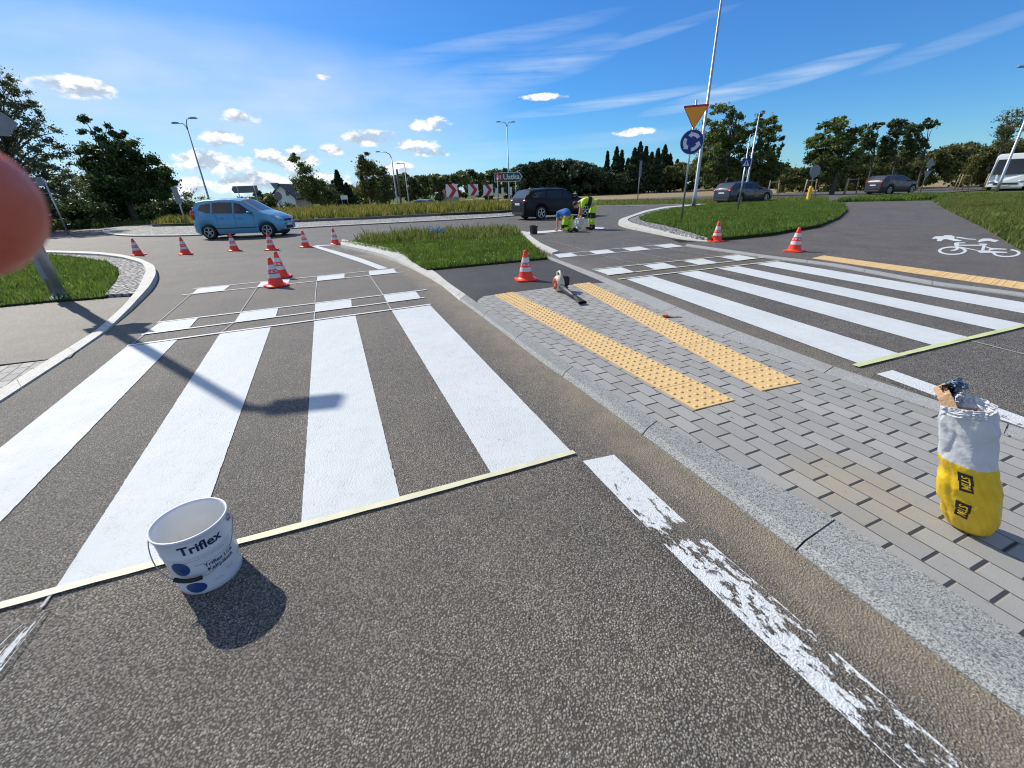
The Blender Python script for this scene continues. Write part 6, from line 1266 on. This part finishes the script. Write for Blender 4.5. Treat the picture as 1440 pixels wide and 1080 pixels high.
def grow(keys,k,edges): return {q:(*J[q][:3],(J[q][3] if not hasattr(J[q][3],'__len__') else J[q][3][0])+k) for q in keys}
jk=skinned('jacket',grow(['waist','chest','sl','sr'],.035,0)|{'waist':(-.08,0,.99,.145)}|{'pel':(.03,0,.94,.155),'tail':(.10,0,.86,.13),'el':(*J['el'][:3],.058),'er':(*J['er'][:3],.058)},[('chest','waist'),('waist','pel'),('pel','tail'),('chest','sl'),('sl','el'),('chest','sr'),('sr','er')],'lime',rt)
tr_=skinned('trousers',{'pel':(.06,0,.92,.135),'hl':(.05,-.085,.76,.112),'kl':(.0,-.13,.48,.092),'al':(.04,-.14,.15,.082),'hr':(.05,.085,.76,.112),'kr':(-.05,.13,.48,.092),'ar':(.0,.14,.15,.082)},[('pel','hl'),('hl','kl'),('kl','al'),('pel','hr'),('hr','kr'),('kr','ar')],'lime',rt)
def ringband(name,c,ax,r,h,mat,parent,sx=1,sy=1): 
    rot=Vector((0,0,1)).rotation_difference(Vector(ax).normalized()).to_matrix(); return MB().lathe([(r,-h/2),(r*1.02,0),(r,h/2)],16,0,Vector(c),rot,sx=sx,sy=sy).build(name,M[mat],parent)
ringband('black_panel',(-.12,0,.99),(-1,0,.18),.168,.13,'blackfab',jk); ringband('reflective_stripe',(-.02,0,.965),(-1,0,.3),.172,.04,'silver',jk)
for k,(x,y) in enumerate(((.01,-.13),(-.04,.13))):
    ringband('knee_pad',(x,y,.50),(0,0,1),.103,.18,'blackfab',tr_); ringband('reflective_stripe',(x+.02,y,.30),(0,0,1),.096,.045,'silver',tr_)
for y,x in ((-.14,.04),(.14,.0)): mb=MB(); mb.ell((x-.07,y,.05),(.15,.058,.05),12); mb.tube([(x,y,.05),(x+.01,y,.17)],[.065,.062],10); mb.build('boot',M['blackfab'],rt)
# pale tub held by him
bt=empty('white_tub',b+Vector((-.44,0,.0)),0,label='pale plastic tub held low by the stooping worker',cat='tub')
MB().lathe([(.001,.19),(.12,.19),(.13,.20),(.165,.42),(.172,.425),(.172,.44),(.16,.44),(.15,.41),(.12,.24),(.001,.24)],20,0,(0,0,-.02)).build('shell',M['white'],bt); crumple('plastic_liner',[Vector((-.15,-.05,.38)),Vector((-.12,-.12,.25)),Vector((-.08,-.12,.10)),Vector((.0,-.1,.02))],.16,'clear' if False else 'white',.05,6.,bt,Vector((-.5,-.8,0)).normalized())
# kneeling worker
b=G(797,326); rt=empty('person',b,R(-38),label='kneeling worker in a blue shirt and lime trousers leaning on one arm to the road',cat='person')
J={'pel':(.02,-.02,.52,.08),'waist':(-.13,.06,.65,.085),'chest':(-.30,.16,.72,.12),'neck':(-.42,.26,.66,.058),'head':(-.46,.32,.60,.065),
 'hl':(.02,-.10,.50,.10),'kl':(-.08,-.10,.09,.068),'al':(.22,-.20,.08,.045),'tl':(.30,-.22,.05,.035),'hr':(.06,.08,.50,.10),'kr':(.02,.14,.09,.068),'ar':(.30,.06,.08,.045),'tr':(.38,.04,.05,.035),
 'sl':(-.38,.02,.66,.06),'el':(-.40,-.03,.37,.043),'wl':(-.39,-.06,.10,.030),'sr':(-.30,.34,.62,.06),'er':(-.42,.42,.36,.043),'wr':(-.50,.44,.10,.030)}
body=skinned('body',J,E,'skin',rt); mb=MB(); hr=head(mb,(-.49,.37,.55),(-.6,.5,-.75),(-.5,.4,.75)); hand(mb,(-.39,-.06,.11),(-.2,.1,-1),-1,Vector((1,0,0))); hand(mb,(-.50,.44,.11),(-.2,.1,-1),-1,Vector((1,0,0))); addto(body,mb)
mb=MB(); mb.ell((-.475,.355,.585),(.088,.10,.108),12,rot=hr); mb.build('hair',M['hair'],rt)
skinned('shirt',{'chest':(-.29,.15,.71,.18),'waist':(-.13,.06,.665,.19),'pel':(.02,-.02,.60,.165),'tail':(.10,-.05,.56,.13),'sl':(-.375,.025,.65,.092),'el':(-.39,-.01,.46,.068),'sr':(-.30,.33,.61,.092),'er':(-.36,.38,.47,.068)},[('chest','waist'),('waist','pel'),('pel','tail'),('chest','sl'),('sl','el'),('chest','sr'),('sr','er')],'bluefab',rt)
tr_=skinned('trousers',{'pel':(.04,-.03,.53,.135),'hl':(.02,-.085,.44,.125),'kl':(-.06,-.10,.12,.10),'al':(.16,-.17,.10,.078),'hr':(.06,.075,.44,.125),'kr':(.03,.14,.12,.10),'ar':(.24,.08,.10,.078)},[('pel','hl'),('hl','kl'),('kl','al'),('pel','hr'),('hr','kr'),('kr','ar')],'lime',rt)
ringband('knee_pad',(-.05,-.10,.20),(.1,0,1),.118,.12,'blackfab',tr_)
for x,y in ((.27,-.21),(.35,.05)): mb=MB(); mb.ell((x,y,.07),(.12,.06,.055),12,rot=Matrix.Rotation(-.3,3,'Z')@Matrix.Rotation(.35,3,'Y')); mb.tube([(x-.09,y+.02,.09),(x-.02,y,.08)],[.064,.06],10); mb.build('boot',M['blackfab'],rt)

# ================================================ FINGERTIP AT THE LENS
m,t,bb=newmat('finger_skin'); p=t.node('ShaderNodeTexCoord').outputs['Object']; n_=t.noise(p,300,4,.6).outputs[0]; t.set(bb.inputs['Base Color'],t.mix(n_,(0.55,0.11,0.065),(0.66,0.15,0.09))); bb.inputs['Roughness'].default_value=.5; bb.inputs['Subsurface Weight'].default_value=.25; bb.inputs['Subsurface Radius'].default_value=(.006,.002,.001); bb.inputs['Subsurface Scale'].default_value=1.0
wv=t.node('ShaderNodeTexWave'); t.set(wv.inputs['Vector'],p); wv.inputs['Scale'].default_value=260; wv.inputs['Distortion'].default_value=3; t.set(bb.inputs['Normal'],t.bump(wv.outputs[1],.25,.0004)); M['fingerskin']=m
rt=empty('fingertip',A(-60,300,.055),0,label='reddish fingertip held against the lens at the left edge of the photo',cat='finger')
c=A(-78,287,.055)-rt.location; ax=(IX*-1.0+IY*.18+FW*.10).normalized(); rf=.0088
prf=[(.0,.0001),(.0006,.0028),(.0022,.0055),(.0045,.0073),(.008,.0086),(.014,.0090),(.022,.0092),(.030,.0089),(.038,.0095),(.055,.0100),(.075,.0105)]
mb=MB(); tipp=c-ax*rf; mb.tube([tipp+ax*a for a,_ in prf],[r for _,r in prf],28); mb.build('finger',M['fingerskin'],rt)
